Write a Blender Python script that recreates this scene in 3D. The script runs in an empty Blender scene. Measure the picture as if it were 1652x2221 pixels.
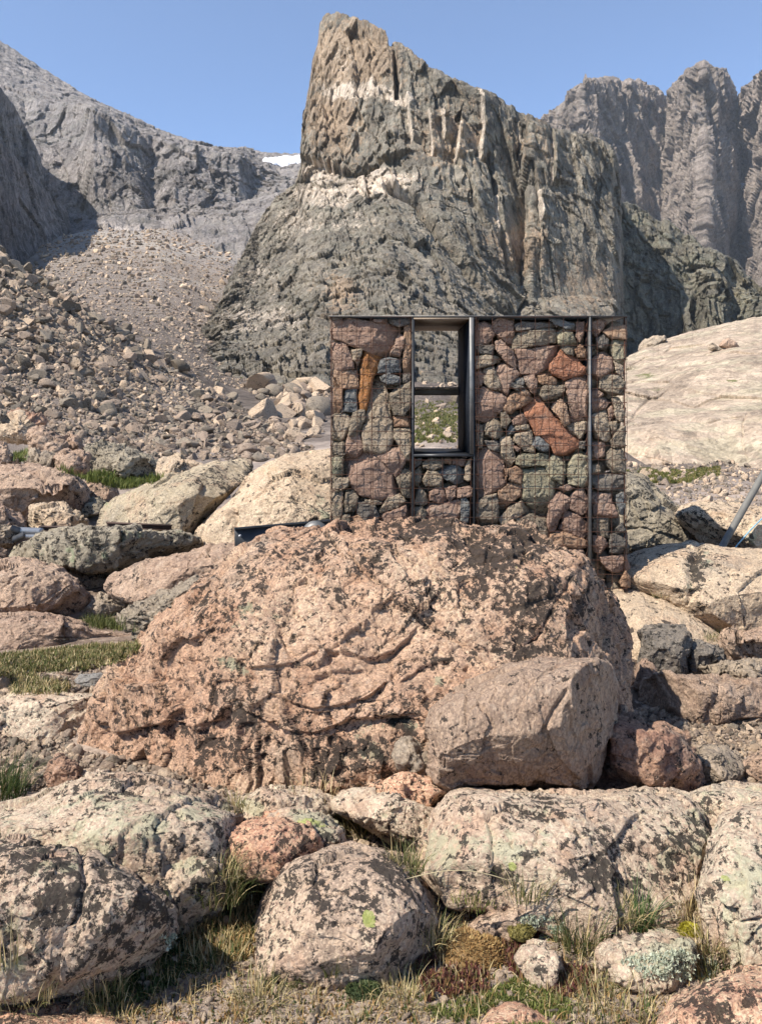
import bpy, math, random
import numpy as np
from mathutils import Vector

# ------------------------------------------------------------------ camera, sky, sun, exposure
F = 1742.0; CX = 826.0; HY = 887.0; CZ = 1.5
scene = bpy.context.scene
cam_d = bpy.data.cameras.new("camera"); cam = bpy.data.objects.new("camera", cam_d)
scene.collection.objects.link(cam); scene.camera = cam
cam.location = (0, 0, CZ); cam.rotation_euler = (math.radians(90), 0, 0)
cam_d.sensor_fit = 'HORIZONTAL'; cam_d.sensor_width = 36; cam_d.lens = F / 1652 * 36
cam_d.shift_y = -223 / 1652; cam_d.clip_start = 0.05; cam_d.clip_end = 6000

SUN = Vector((0.56, 0.36, -0.78)).normalized()           # direction the light travels
world = bpy.data.worlds.new("World"); scene.world = world; world.use_nodes = True
wn = world.node_tree; bg = wn.nodes['Background']
sky = wn.nodes.new('ShaderNodeTexSky'); sky.sky_type = 'NISHITA'; sky.sun_disc = False
sky.sun_elevation = math.asin(-SUN.z); sky.sun_rotation = math.atan2(-SUN.x, -SUN.y)
sky.altitude = 3500; sky.air_density = 1.0; sky.dust_density = 0.7; sky.ozone_density = 2.0
wn.links.new(sky.outputs[0], bg.inputs[0]); bg.inputs[1].default_value = 0.15
sl = bpy.data.lights.new("sun", 'SUN'); sl.energy = 4.8; sl.angle = math.radians(0.5); sl.color = (1.0, 0.94, 0.85)
so = bpy.data.objects.new("sun", sl); scene.collection.objects.link(so)
so.rotation_euler = SUN.to_track_quat('-Z', 'Y').to_euler()
scene.view_settings.view_transform = 'Standard'; scene.view_settings.look = 'None'
scene.view_settings.gamma = 1; scene.view_settings.exposure = 0.78
scene.render.engine = 'CYCLES'

# ------------------------------------------------------------------ numpy noise
def P(u, v, D):
    return np.array([(u - CX) / F * D, D, CZ + (HY - v) / F * D])

def _h(ix, iy, iz, s):
    h = (ix.astype(np.int64) * 73856093) ^ (iy.astype(np.int64) * 19349663) ^ (iz.astype(np.int64) * 83492791) ^ (s * 2654435761)
    h = h & 0xffffffff
    h = ((h ^ (h >> 15)) * 2246822519) & 0xffffffff
    h = ((h ^ (h >> 13)) * 3266489917) & 0xffffffff
    return h ^ (h >> 16)
_r = np.random.default_rng(11)
_G = _r.normal(size=(256, 3)).astype(np.float32); _G /= np.linalg.norm(_G, axis=1)[:, None]
def perlin(p, s=0):
    p = np.asarray(p, dtype=np.float32)
    i = np.floor(p); f = p - i; i = i.astype(np.int64)
    w = f * f * f * (f * (f * 6 - 15) + 10)
    out = 0
    for a in (0, 1):
        wa = w[:, 0] if a else 1 - w[:, 0]
        for b in (0, 1):
            wb = w[:, 1] if b else 1 - w[:, 1]
            for c in (0, 1):
                wc = w[:, 2] if c else 1 - w[:, 2]
                g = _G[_h(i[:, 0] + a, i[:, 1] + b, i[:, 2] + c, s) & 255]
                out = out + wa * wb * wc * (g[:, 0] * (f[:, 0] - a) + g[:, 1] * (f[:, 1] - b) + g[:, 2] * (f[:, 2] - c))
    return out * 1.5
def fbm(p, o=4, s=0, g=0.5, ridged=False):
    a = 1; t = 0; n = 0; p = np.asarray(p, dtype=np.float32)
    for k in range(o):
        q = perlin(p, s + k * 17)
        t = t + a * ((1 - 2 * np.abs(q)) if ridged else q); n += a
        a *= g; p = p * 2.03 + 3.1
    return t / n
def cells(p, s=0):
    """nearest feature point: f1, f2, random number of the cell, tilt (a random plane through the cell)"""
    p = np.asarray(p, dtype=np.float32)
    b = np.floor(p - 0.5).astype(np.int64)
    n = len(p); f1 = np.full(n, 9.0, np.float32); f2 = f1.copy(); rr = np.zeros(n, np.float32); tl = rr.copy()
    for a in range(8):
        c = b + np.array([a & 1, (a >> 1) & 1, (a >> 2) & 1])
        h = _h(c[:, 0], c[:, 1], c[:, 2], s)
        j = np.stack([(h & 1023), (h >> 10) & 1023, (h >> 20) & 1023], 1) / 1023.0 * 0.8 + 0.1
        d = p - c - j.astype(np.float32)
        q = np.sqrt((d * d).sum(1))
        m = q < f1
        f2 = np.where(m, f1, np.minimum(f2, q)); f1 = np.where(m, q, f1)
        g = _G[(h >> 7) & 255]
        rr = np.where(m, ((h >> 5) & 4095) / 4095.0, rr); tl = np.where(m, (d * g).sum(1), tl)
    return f1, f2, rr, tl
def sstep(a, b, x):
    t = np.clip((x - a) / (b - a), 0, 1); return t * t * (3 - 2 * t)
def blobs(U, V, bl):
    t = np.zeros(len(U), np.float32)
    for (u, v, ru, rv, st) in bl:
        t = np.maximum(t, st * np.exp(-(((U - u) / ru) ** 2 + ((V - v) / rv) ** 2)))
    return t

# ------------------------------------------------------------------ mesh helpers
def tag(o, label=None, cat=None, group=None, kind=None):
    if label: o['label'] = label
    if cat: o['category'] = cat
    if group: o['group'] = group
    if kind: o['kind'] = kind
    return o
def mk(name, verts, faces, mat, parent=None, smooth=True, attrs=None, origin=None, cols=None):
    """verts Nx3, faces MxK array (K = 3 or 4) or list of such arrays -> one linked object"""
    if not isinstance(faces, list): faces = [faces]
    verts = np.asarray(verts, dtype=np.float64)
    if origin is None and parent is None:
        mn = verts.min(0); mx = verts.max(0); origin = ((mn[0] + mx[0]) / 2, (mn[1] + mx[1]) / 2, mn[2])
    if origin is None: origin = (0, 0, 0)
    me = bpy.data.meshes.new(name)
    me.vertices.add(len(verts)); me.vertices.foreach_set('co', (verts - np.array(origin)).astype(np.float32).ravel())
    loops = np.concatenate([np.asarray(f).ravel() for f in faces]).astype(np.int32)
    sizes = np.concatenate([np.full(len(f), np.asarray(f).shape[1]) for f in faces]).astype(np.int32)
    starts = np.concatenate([[0], np.cumsum(sizes)[:-1]]).astype(np.int32)
    me.loops.add(len(loops)); me.loops.foreach_set('vertex_index', loops)
    me.polygons.add(len(sizes)); me.polygons.foreach_set('loop_start', starts); me.polygons.foreach_set('loop_total', sizes)
    me.update(calc_edges=True)
    if smooth: me.polygons.foreach_set('use_smooth', np.ones(len(sizes), dtype=bool))
    for k, a in (attrs or {}).items():
        at = me.attributes.new(k, 'FLOAT', 'POINT'); at.data.foreach_set('value', np.asarray(a, dtype=np.float32))
    if cols is not None:
        at = me.attributes.new('col', 'FLOAT_COLOR', 'POINT')
        c = np.ones((len(verts), 4), np.float32); c[:, :3] = cols; at.data.foreach_set('color', c.ravel())
    me.materials.append(mat)
    o = bpy.data.objects.new(name, me); scene.collection.objects.link(o)
    if parent is not None: o.parent = parent
    o.location = origin
    if parent is not None: o.location = Vector(origin) - parent.location
    return o
def vnorm(v, f):
    a = v[f[:, 0]]; n = np.cross(v[f[:, 2]] - a, (v[f[:, 3]] if f.shape[1] == 4 else v[f[:, 1]]) - v[f[:, 1]] if f.shape[1] == 4 else v[f[:, 1]] - a)
    if f.shape[1] == 3: n = np.cross(v[f[:, 1]] - a, v[f[:, 2]] - a)
    out = np.zeros_like(v)
    for k in range(f.shape[1]):
        for c in range(3): out[:, c] += np.bincount(f[:, k], n[:, c], len(v))
    return out / (np.linalg.norm(out, axis=1)[:, None] + 1e-12)
def gridfaces(nu, nv):
    i = np.arange(nu - 1)[:, None] * nv + np.arange(nv - 1)[None, :]
    i = i.ravel(); return np.stack([i, i + nv, i + nv + 1, i + 1], 1)
_cs = {}
def cube_sphere(n):
    if n in _cs: return _cs[n]
    t = np.tan((np.linspace(-1, 1, n + 1)) * math.pi / 4); A, B = np.meshgrid(t, t, indexing='ij'); A = A.ravel(); B = B.ravel(); O = np.ones_like(A)
    vs = []; fs = []; base = gridfaces(n + 1, n + 1)
    for k, (x, y, z) in enumerate([(O, A, B), (-O, B, A), (B, O, A), (A, -O, B), (A, B, O), (B, A, -O)]):
        vs.append(np.stack([x, y, z], 1)); fs.append(base + k * (n + 1) ** 2)
    v = np.concatenate(vs); f = np.concatenate(fs); v /= np.linalg.norm(v, axis=1)[:, None]
    key = np.round((v + 1) * 50000).astype(np.int64); key = key[:, 0] * 200003 * 200003 + key[:, 1] * 200003 + key[:, 2]
    _, idx, inv = np.unique(key, return_index=True, return_inverse=True)
    _cs[n] = (v[idx], inv.ravel()[f]); return _cs[n]

# ------------------------------------------------------------------ node helper + materials
class NT:
    def __init__(s, name):
        s.m = bpy.data.materials.new(name); s.m.use_nodes = True; s.t = s.m.node_tree
        s.b = s.t.nodes['Principled BSDF']; s.b.inputs['Roughness'].default_value = 0.9
        s.b.inputs['Specular IOR Level'].default_value = 0.25
        s.geo = s.t.nodes.new('ShaderNodeNewGeometry'); s.pos = s.geo.outputs['Position']
    def put(s, i, v):
        if isinstance(v, bpy.types.NodeSocket): s.t.links.new(v, i)
        elif isinstance(v, (tuple, list)) and len(v) == 3 and i.type == 'RGBA': i.default_value = (*v, 1)
        else: i.default_value = v
    def mapping(s, scale=(1, 1, 1), rot=(0, 0, 0), vec=None):
        n = s.t.nodes.new('ShaderNodeMapping'); s.put(n.inputs[0], vec or s.pos); n.inputs['Scale'].default_value = scale; n.inputs['Rotation'].default_value = rot
        return n.outputs[0]
    def noise(s, scale, detail=6, rough=0.55, vec=None, dist=0, col=False):
        n = s.t.nodes.new('ShaderNodeTexNoise'); s.put(n.inputs['Vector'], vec or s.pos); n.inputs['Scale'].default_value = scale
        n.inputs['Detail'].default_value = detail; n.inputs['Roughness'].default_value = rough; n.inputs['Distortion'].default_value = dist
        return n.outputs[1 if col else 0]
    def voro(s, scale, vec=None, feat='F1', out='Color', rnd=1):
        n = s.t.nodes.new('ShaderNodeTexVoronoi'); n.feature = feat; s.put(n.inputs['Vector'], vec or s.pos); n.inputs['Scale'].default_value = scale; n.inputs['Randomness'].default_value = rnd
        return n.outputs[out]
    def math(s, op, a, b=0.0, c=0.0, clamp=False):
        n = s.t.nodes.new('ShaderNodeMath'); n.operation = op; n.use_clamp = clamp
        s.put(n.inputs[0], a); s.put(n.inputs[1], b); s.put(n.inputs[2], c); return n.outputs[0]
    def step(s, x, lo, hi, a=0.0, b=1.0):
        n = s.t.nodes.new('ShaderNodeMapRange'); n.interpolation_type = 'SMOOTHSTEP'; s.put(n.inputs[0], x)
        n.inputs[1].default_value = lo; n.inputs[2].default_value = hi; n.inputs[3].default_value = a; n.inputs[4].default_value = b; return n.outputs[0]
    def mix(s, f, a, b, mode='MIX'):
        n = s.t.nodes.new('ShaderNodeMix'); n.data_type = 'RGBA'; n.blend_type = mode
        s.put(n.inputs[0], f); s.put(n.inputs[6], a); s.put(n.inputs[7], b); return n.outputs[2]
    def attr(s, name, col=False):
        n = s.t.nodes.new('ShaderNodeAttribute'); n.attribute_name = name; return n.outputs['Color' if col else 'Fac']
    def sep(s, c, k=0):
        n = s.t.nodes.new('ShaderNodeSeparateColor'); s.put(n.inputs[0], c); return n.outputs[k]
    def bump(s, h, dist, strength=1.0, prev=None):
        n = s.t.nodes.new('ShaderNodeBump'); s.put(n.inputs['Height'], h); n.inputs['Distance'].default_value = dist; n.inputs['Strength'].default_value = strength
        if prev: s.put(n.inputs['Normal'], prev)
        return n.outputs[0]
    def done(s, col, normal=None):
        s.put(s.b.inputs['Base Color'], col)
        if normal: s.put(s.b.inputs['Normal'], normal)
        return s.m

def rock_mat(name, c1, c2, c3, k=1.0, black=0.40, green=0.0, yellow=0.0, crystal=0.35, bump=0.012, grain=None, blackcol=(0.022, 0.020, 0.018), greencol=(0.30, 0.34, 0.22), attrcol=False, spots=0.0):
    """granite: c1/c2 broad tones, c3 stain; k = features per metre; black/green/yellow = share of lichen"""
    t = NT(name)
    vec = t.mapping(grain[0], grain[1]) if grain else t.pos
    n1 = t.noise(1.3 * k, 7, 0.6, vec); n2 = t.noise(5.0 * k, 8, 0.65, vec); n3 = t.noise(26 * k, 5, 0.7, vec)
    if attrcol:
        base = t.attr('col', True); base = t.mix(t.step(n2, 0.35, 0.65, 0, 0.45), base, t.mix(1.0, base, (1.25, 1.15, 1.05), 'MULTIPLY'))
    else:
        base = t.mix(t.step(n1, 0.35, 0.65), c1, c2)
        base = t.mix(t.step(n2, 0.50, 0.66, 0, 0.65), base, c3)
        base = t.mix(t.step(t.noise(2.1 * k, 6, 0.7), 0.55, 0.68, 0, 0.45), base, (0.27, 0.25, 0.22))
    cr = t.sep(t.voro(130 * k, vec), 0)                                # crystals
    base = t.mix(1.0, base, (1.02, 0.985, 0.92), 'MULTIPLY')
    base = t.mix(crystal * 0.62, base, t.mix(t.step(cr, 0.0, 1.0), (0.12, 0.09, 0.08), (1.0, 0.93, 0.85)), 'OVERLAY')
    cr2 = t.sep(t.voro(48 * k, vec), 1)
    base = t.mix(crystal * 0.16, base, t.mix(cr2, (0.25, 0.2, 0.18), (0.8, 0.76, 0.7)), 'OVERLAY')
    base = t.mix(t.step(n3, 0.56, 0.70, 0, 0.5), base, (0.10, 0.07, 0.05))
    base = t.mix(t.step(n3, 0.46, 0.34, 0, 0.2), base, (0.74, 0.62, 0.48))
    rgh = t.noise(9 * k, 9, 0.78); big = t.noise(0.9 * k, 4, 0.6)
    if green > 0:
        g = t.math('ADD', t.math('ADD', t.math('MULTIPLY', rgh, 1.4), t.math('MULTIPLY', big, 0.7)), t.math('MULTIPLY', t.attr('green'), 0.34))
        base = t.mix(t.step(g, 1.36 - green * 0.5, 1.46 - green * 0.5, 0, 0.6), base, greencol)
    lb = t.noise(14 * k, 8, 0.8, dist=0.4); lb2 = t.noise(2.3 * k, 5, 0.6, dist=0.5)
    d = t.math('ADD', t.math('ADD', t.math('MULTIPLY', lb, 1.7), t.math('ADD', t.math('MULTIPLY', lb2, 0.8), t.math('MULTIPLY', t.math('SUBTRACT', t.noise(34 * k, 6, 0.75), 0.1), 2.0))), t.math('MULTIPLY', t.attr('dark'), 0.42))
    base = t.mix(t.step(d, 2.34 - black * 0.5, 2.41 - black * 0.5, 0, 0.9), base, blackcol)
    if spots > 0:
        sp = t.voro(9 * k, t.mix(0.12, t.pos, t.noise(6 * k, 3, 0.5, col=True), 'LINEAR_LIGHT'), out='Distance')
        on = t.step(t.noise(2.5 * k, 2), 0.5, 0.56)
        base = t.mix(t.math('MULTIPLY', t.step(sp, 0.16 + spots * 0.2, 0.10 + spots * 0.2), t.math('MULTIPLY', on, 0.9)), base, (0.05, 0.04, 0.035))
    if yellow > 0:
        y = t.math('ADD', t.noise(11 * k, 6, 0.72), t.math('ADD', t.math('MULTIPLY', t.noise(1.9 * k, 3, 0.5), 0.8), t.math('MULTIPLY', t.attr('yell'), 0.5)))
        base = t.mix(t.step(y, 1.32 - yellow * 0.4, 1.36 - yellow * 0.4, 0, 0.75), base, (0.42, 0.45, 0.13))
    h = t.math('ADD', t.math('MULTIPLY', t.noise(16 * k, 10, 0.72, vec), 1.0), t.math('MULTIPLY', t.math('SUBTRACT', 1.0, d), 0.25))
    h = t.math('ADD', h, t.math('MULTIPLY', cr, 0.12))
    return t.done(base, t.bump(h, bump * 2.4 / k, 1.0))

M = {}
M['hero'] = rock_mat('pink_granite', (0.46, 0.305, 0.22), (0.57, 0.425, 0.32), (0.36, 0.21, 0.14), black=0.34, green=0.20, yellow=0.04, crystal=0.55, bump=0.013)
M['lean'] = rock_mat('striated_granite', (0.34, 0.255, 0.20), (0.43, 0.33, 0.26), (0.27, 0.19, 0.15), black=0.16, crystal=0.5, grain=((1.35, 1, 0.8), (0, 0.35, 0)), bump=0.012)
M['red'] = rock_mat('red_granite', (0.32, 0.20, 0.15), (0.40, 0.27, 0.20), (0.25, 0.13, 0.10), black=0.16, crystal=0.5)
M['fore'] = rock_mat('lichened_granite', (0.53, 0.41, 0.32), (0.63, 0.53, 0.42), (0.46, 0.31, 0.23), k=1.3, black=0.33, green=0.32, yellow=0.12, crystal=0.42, greencol=(0.46, 0.46, 0.30))
M['foredark'] = rock_mat('dark_lichened_granite', (0.48, 0.37, 0.29), (0.60, 0.48, 0.38), (0.38, 0.26, 0.20), k=1.3, black=0.40, green=0.32, yellow=0.16, crystal=0.5, greencol=(0.34, 0.35, 0.21))
M['forepink'] = rock_mat('coarse_pink_granite', (0.60, 0.36, 0.25), (0.66, 0.46, 0.33), (0.45, 0.24, 0.17), k=1.5, black=0.36, green=0.1, crystal=0.6)
M['pale'] = rock_mat('cream_granite', (0.47, 0.375, 0.28), (0.56, 0.455, 0.345), (0.42, 0.305, 0.22), black=0.24, green=0.2, crystal=0.4, bump=0.010, k=0.8, spots=0.35)
M['palegreen'] = rock_mat('greenish_granite', (0.38, 0.33, 0.245), (0.46, 0.395, 0.30), (0.45, 0.33, 0.24), black=0.26, green=0.34, crystal=0.4, k=0.8, greencol=(0.37, 0.38, 0.22), spots=0.2)
M['grey'] = rock_mat('grey_granite', (0.30, 0.26, 0.21), (0.42, 0.35, 0.28), (0.22, 0.19, 0.16), black=0.30, green=0.28, crystal=0.4, k=0.8)
M['brown'] = rock_mat('brown_granite', (0.36, 0.26, 0.205), (0.45, 0.34, 0.265), (0.28, 0.195, 0.15), black=0.24, green=0.08, crystal=0.45, k=0.8)
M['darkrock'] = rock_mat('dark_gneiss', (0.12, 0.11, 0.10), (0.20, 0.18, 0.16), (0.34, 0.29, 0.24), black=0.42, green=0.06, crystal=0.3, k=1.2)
M['greenrock'] = rock_mat('mossy_gneiss', (0.27, 0.24, 0.19), (0.38, 0.34, 0.27), (0.18, 0.16, 0.13), black=0.38, green=0.34, crystal=0.3, k=0.7, greencol=(0.30, 0.34, 0.20))
M['slate'] = rock_mat('grey_slate', (0.24, 0.24, 0.24), (0.30, 0.29, 0.28), (0.2, 0.19, 0.18), black=0.1, crystal=0.2)
M['talus'] = rock_mat('talus_rock', (0, 0, 0), (0, 0, 0), (0, 0, 0), k=0.5, black=0.18, crystal=0.35, attrcol=True, bump=0.01)
for key, a, b, c, bl, gr in [('P', (0.29, 0.195, 0.155), (0.38, 0.27, 0.215), (0.24, 0.155, 0.125), .12, .08), ('O', (0.33, 0.21, 0.14), (0.40, 0.28, 0.20), (0.24, 0.14, 0.09), .12, 0),
                             ('A', (0.36, 0.16, 0.06), (0.40, 0.20, 0.08), (0.22, 0.10, 0.05), .10, 0), ('R', (0.33, 0.15, 0.09), (0.40, 0.20, 0.13), (0.25, 0.11, 0.07), .06, 0),
                             ('G', (0.215, 0.18, 0.14), (0.295, 0.25, 0.195), (0.17, 0.15, 0.12), .22, .2), ('B', (0.15, 0.16, 0.17), (0.22, 0.23, 0.23), (0.11, 0.115, 0.12), .15, .05),
                             ('T', (0.33, 0.27, 0.205), (0.41, 0.34, 0.265), (0.30, 0.25, 0.18), .22, .25), ('K', (0.13, 0.12, 0.11), (0.20, 0.18, 0.16), (0.09, 0.085, 0.08), .2, .08),
                             ('L', (0.27, 0.25, 0.18), (0.37, 0.34, 0.25), (0.18, 0.16, 0.12), .3, .35)]:
    M['g' + key] = rock_mat('rubble_stone_' + {'P': 'mauve', 'O': 'ochre', 'A': 'amber', 'R': 'rust', 'G': 'grey', 'B': 'slate', 'T': 'beige', 'K': 'charcoal', 'L': 'lichened'}[key], a, b, c, k=2.2, black=bl, green=gr, yellow=0.12 if key == 'L' else 0, crystal=0.4, bump=0.016)

def plain(name, col, rough=0.6, metal=0.0, var=0.3, scale=6, alt=None, bump=0.0):
    t = NT(name); t.b.inputs['Roughness'].default_value = rough; t.b.inputs['Metallic'].default_value = metal
    n = t.noise(scale, 7, 0.65)
    c = t.mix(t.step(n, 0.4, 0.62, 0, 1), col, alt or tuple(x * (1 - var) for x in col))
    return t.done(c, t.bump(n, bump, 1.0) if bump else None)
M['steel'] = plain('blued_steel', (0.030, 0.033, 0.037), 0.38, 0.3, 0.35, 5, (0.05, 0.05, 0.052))
M['steel2'] = plain('weathered_steel', (0.13, 0.13, 0.125), 0.5, 0.5, 0.35, 8, (0.20, 0.19, 0.18))
M['rust'] = plain('rusty_wire', (0.10, 0.045, 0.028), 0.8, 0.2, 0.4, 14, (0.055, 0.03, 0.022))
M['rustbar'] = plain('rusty_channel', (0.09, 0.055, 0.042), 0.75, 0.2, 0.4, 10, (0.05, 0.035, 0.03))
M['jamb'] = plain('dull_blued_steel', (0.020, 0.024, 0.032), 0.75, 0.0, 0.3, 5)
M['jamb'].node_tree.nodes['Principled BSDF'].inputs['Specular IOR Level'].default_value = 0.08
M['tan'] = plain('tan_steel_with_reflection', (0.30, 0.23, 0.165), 0.7, 0.1, 0.3, 6)  # tan lightened: light reflected onto the shaded cross bar is put into the colour
M['zinc'] = plain('galvanised_pipe', (0.42, 0.42, 0.42), 0.45, 0.6, 0.2, 18)
M['pole'] = plain('grey_pole_paint', (0.18, 0.172, 0.155), 0.7, 0.1, 0.15, 18)
M['rope'] = plain('blue_rope', (0.22, 0.38, 0.46), 0.8, 0, 0.2, 40)
M['snow'] = plain('old_snow', (0.78, 0.78, 0.80), 0.7, 0, 0.08, 0.1)

def leaf_mat(name):
    t = NT(name); t.b.inputs['Roughness'].default_value = 0.6
    c = t.attr('col', True)
    t.put(t.b.inputs['Base Color'], c)
    tr = t.t.nodes.new('ShaderNodeBsdfTranslucent'); t.put(tr.inputs[0], c)
    mx = t.t.nodes.new('ShaderNodeMixShader'); mx.inputs[0].default_value = 0.3
    out = t.t.nodes['Material Output']; t.t.links.new(t.b.outputs[0], mx.inputs[1]); t.t.links.new(tr.outputs[0], mx.inputs[2]); t.t.links.new(mx.outputs[0], out.inputs[0])
    return t.m
M['leaf'] = leaf_mat('plant_leaf')

# cliffs: k = features per metre at that distance
def cliff_mat(name, base, alt, pale, ochre, k, pal=0.0, och=0.2, dk=0.3, vert=0.35, rot=0.12, green=(0.17, 0.19, 0.14), gr=0.3, bump=1.0):
    t = NT(name)
    vv = t.mapping((1, 1, max(vert, .55)), (0, rot, 0)); vh = t.mapping((0.3, 0.5, 1.6), (0, -0.25, 0))
    a = t.noise(0.12 * k, 7, 0.62, vv); b = t.noise(0.5 * k, 8, 0.7, vv); c = t.noise(0.25 * k, 8, 0.68, vh); d = t.noise(2.2 * k, 7, 0.72, vv)
    col = t.mix(t.step(a, 0.38, 0.6), base, alt)
    col = t.mix(t.step(c, 0.48, 0.6, 0, gr), col, green)
    s = t.math('ADD', t.math('MULTIPLY', b, 0.7), t.math('ADD', t.math('MULTIPLY', d, 0.35), t.math('MULTIPLY', t.attr('ochre'), 0.3)))
    col = t.mix(t.step(s, 0.66 - och * 0.4, 0.76 - och * 0.4, 0, 0.75), col, ochre)
    p = t.math('ADD', t.math('ADD', t.math('MULTIPLY', b, 0.5), t.math('MULTIPLY', d, 0.4)), t.math('MULTIPLY', t.attr('pale'), 0.6))
    col = t.mix(t.step(p, 0.70 - pal * 0.4, 0.84 - pal * 0.4, 0, 0.95), col, pale)
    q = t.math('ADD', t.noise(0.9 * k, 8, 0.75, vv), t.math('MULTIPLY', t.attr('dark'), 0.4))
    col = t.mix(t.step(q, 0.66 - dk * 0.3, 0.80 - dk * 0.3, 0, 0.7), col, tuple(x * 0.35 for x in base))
    ca = t.sep(t.voro(0.22 * k, t.mix(0.02, vv, t.noise(0.6 * k, 3, 0.6, vv, col=True), 'ADD')), 0); cb = t.sep(t.voro(0.9 * k, vv), 1); cc = t.sep(t.voro(2.6 * k, vv), 2)
    tone = t.math('ADD', t.math('MULTIPLY', ca, 0.5), t.math('ADD', t.math('MULTIPLY', cb, 0.5), t.math('MULTIPLY', cc, 0.45)))
    tn = t.t.nodes.new('ShaderNodeCombineColor')
    for j in range(3): t.put(tn.inputs[j], t.math('ADD', t.math('MULTIPLY', tone, 0.85), 0.42))
    col = t.mix(1.0, col, tn.outputs[0], 'MULTIPLY')
    gs = t.attr('grass'); g = t.math('ADD', t.noise(1.2 * k, 6, 0.7), gs)
    col = t.mix(t.step(g, 1.0, 1.15, 0, 0.9), col, (0.13, 0.14, 0.045))
    h = t.math('ADD', t.math('MULTIPLY', b, 1.2), t.math('ADD', t.math('MULTIPLY', c, 0.6), t.math('MULTIPLY', d, 0.45)))
    return t.done(col, t.bump(h, bump * 1.6 / k, 1.0))
M['crag'] = cliff_mat('crag_rock', (0.205, 0.18, 0.145), (0.31, 0.268, 0.21), (0.64, 0.53, 0.42), (0.42, 0.30, 0.20), 1.0, pal=0.05, och=0.20, dk=0.32, gr=0.3, green=(0.205, 0.205, 0.165))
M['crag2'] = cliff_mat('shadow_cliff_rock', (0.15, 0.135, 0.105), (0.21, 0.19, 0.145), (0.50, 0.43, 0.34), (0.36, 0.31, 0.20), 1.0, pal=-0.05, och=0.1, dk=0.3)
M['mtn'] = cliff_mat('mountain_rock', (0.25, 0.225, 0.21), (0.34, 0.30, 0.275), (0.58, 0.51, 0.46), (0.33, 0.26, 0.22), 0.45, pal=0.0, och=0.05, dk=0.25, gr=0.15)
M['peak'] = cliff_mat('peak_rock', (0.22, 0.18, 0.15), (0.31, 0.255, 0.215), (0.48, 0.39, 0.325), (0.38, 0.27, 0.20), 0.35, pal=-0.02, och=0.1, dk=0.2, gr=0.1)
M['whale'] = cliff_mat('whaleback_rock', (0.37, 0.285, 0.21), (0.45, 0.35, 0.26), (0.52, 0.42, 0.32), (0.60, 0.43, 0.31), 3.5, pal=0.0, och=0.0, dk=0.02, gr=0.35, vert=0.8, green=(0.45, 0.42, 0.28), bump=0.5)

def ground_mat():
    t = NT('stony_ground')
    n = t.noise(3, 8, 0.65); wp = t.mix(0.03, t.pos, t.noise(30, 3, 0.6, col=True), 'ADD'); vs = t.math('ADD', t.math('MULTIPLY', t.sep(t.voro(60, wp), 0), 0.5), t.math('MULTIPLY', t.noise(90, 4, 0.7), 0.5)); vb = t.sep(t.voro(9), 0)
    D = t.t.nodes.new('ShaderNodeSeparateXYZ'); t.put(D.inputs[0], t.pos); y = D.outputs[1]
    soil = t.mix(t.step(n, 0.4, 0.62), (0.12, 0.085, 0.06), (0.26, 0.19, 0.145))
    grav = t.mix(vs, (0.24, 0.18, 0.14), (0.58, 0.46, 0.36))
    near = t.mix(t.step(t.math('ADD', t.noise(7, 7, 0.7), t.math('MULTIPLY', t.attr('gravel'), 0.35)), 0.5, 0.6), soil, grav)
    sc = t.noise(0.5, 9, 0.75); scree = t.mix(t.step(sc, 0.40, 0.60), (0.15, 0.115, 0.09), (0.40, 0.31, 0.25))
    vv = t.math('ADD', t.math('MULTIPLY', t.sep(t.voro(2.2), 0), 0.5), t.math('MULTIPLY', t.sep(t.voro(0.7), 0), 0.5)); scree = t.mix(0.6, scree, t.mix(vv, (0.12, 0.10, 0.09), (0.52, 0.43, 0.36)))
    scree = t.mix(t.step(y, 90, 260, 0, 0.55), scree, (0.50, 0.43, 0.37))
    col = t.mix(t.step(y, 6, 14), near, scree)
    slab = t.noise(0.05, 9, 0.7, t.mapping((0.5, 0.6, 3), (0, -0.3, 0)))
    col = t.mix(t.step(t.math('ADD', slab, t.math('MULTIPLY', t.attr('slab'), 0.3)), 0.58, 0.66, 0, 0.9), col, (0.50, 0.44, 0.38))
    g = t.math('ADD', t.noise(0.7, 7, 0.72), t.attr('grass'))
    gc = t.mix(t.step(t.noise(4, 6, 0.7), 0.38, 0.62), (0.10, 0.12, 0.035), (0.20, 0.17, 0.06))
    col = t.mix(t.step(g, 0.95, 1.05, 0, 0.95), col, gc)
    h = t.math('ADD', t.noise(20, 8, 0.7), t.math('MULTIPLY', vs, 0.4))
    far = t.math('MULTIPLY', t.noise(0.7, 10, 0.8), t.step(y, 12, 60))
    return t.done(col, t.bump(far, 2.0, 1.0, t.bump(h, 0.03, 1.0)))
M['ground'] = ground_mat()

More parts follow.
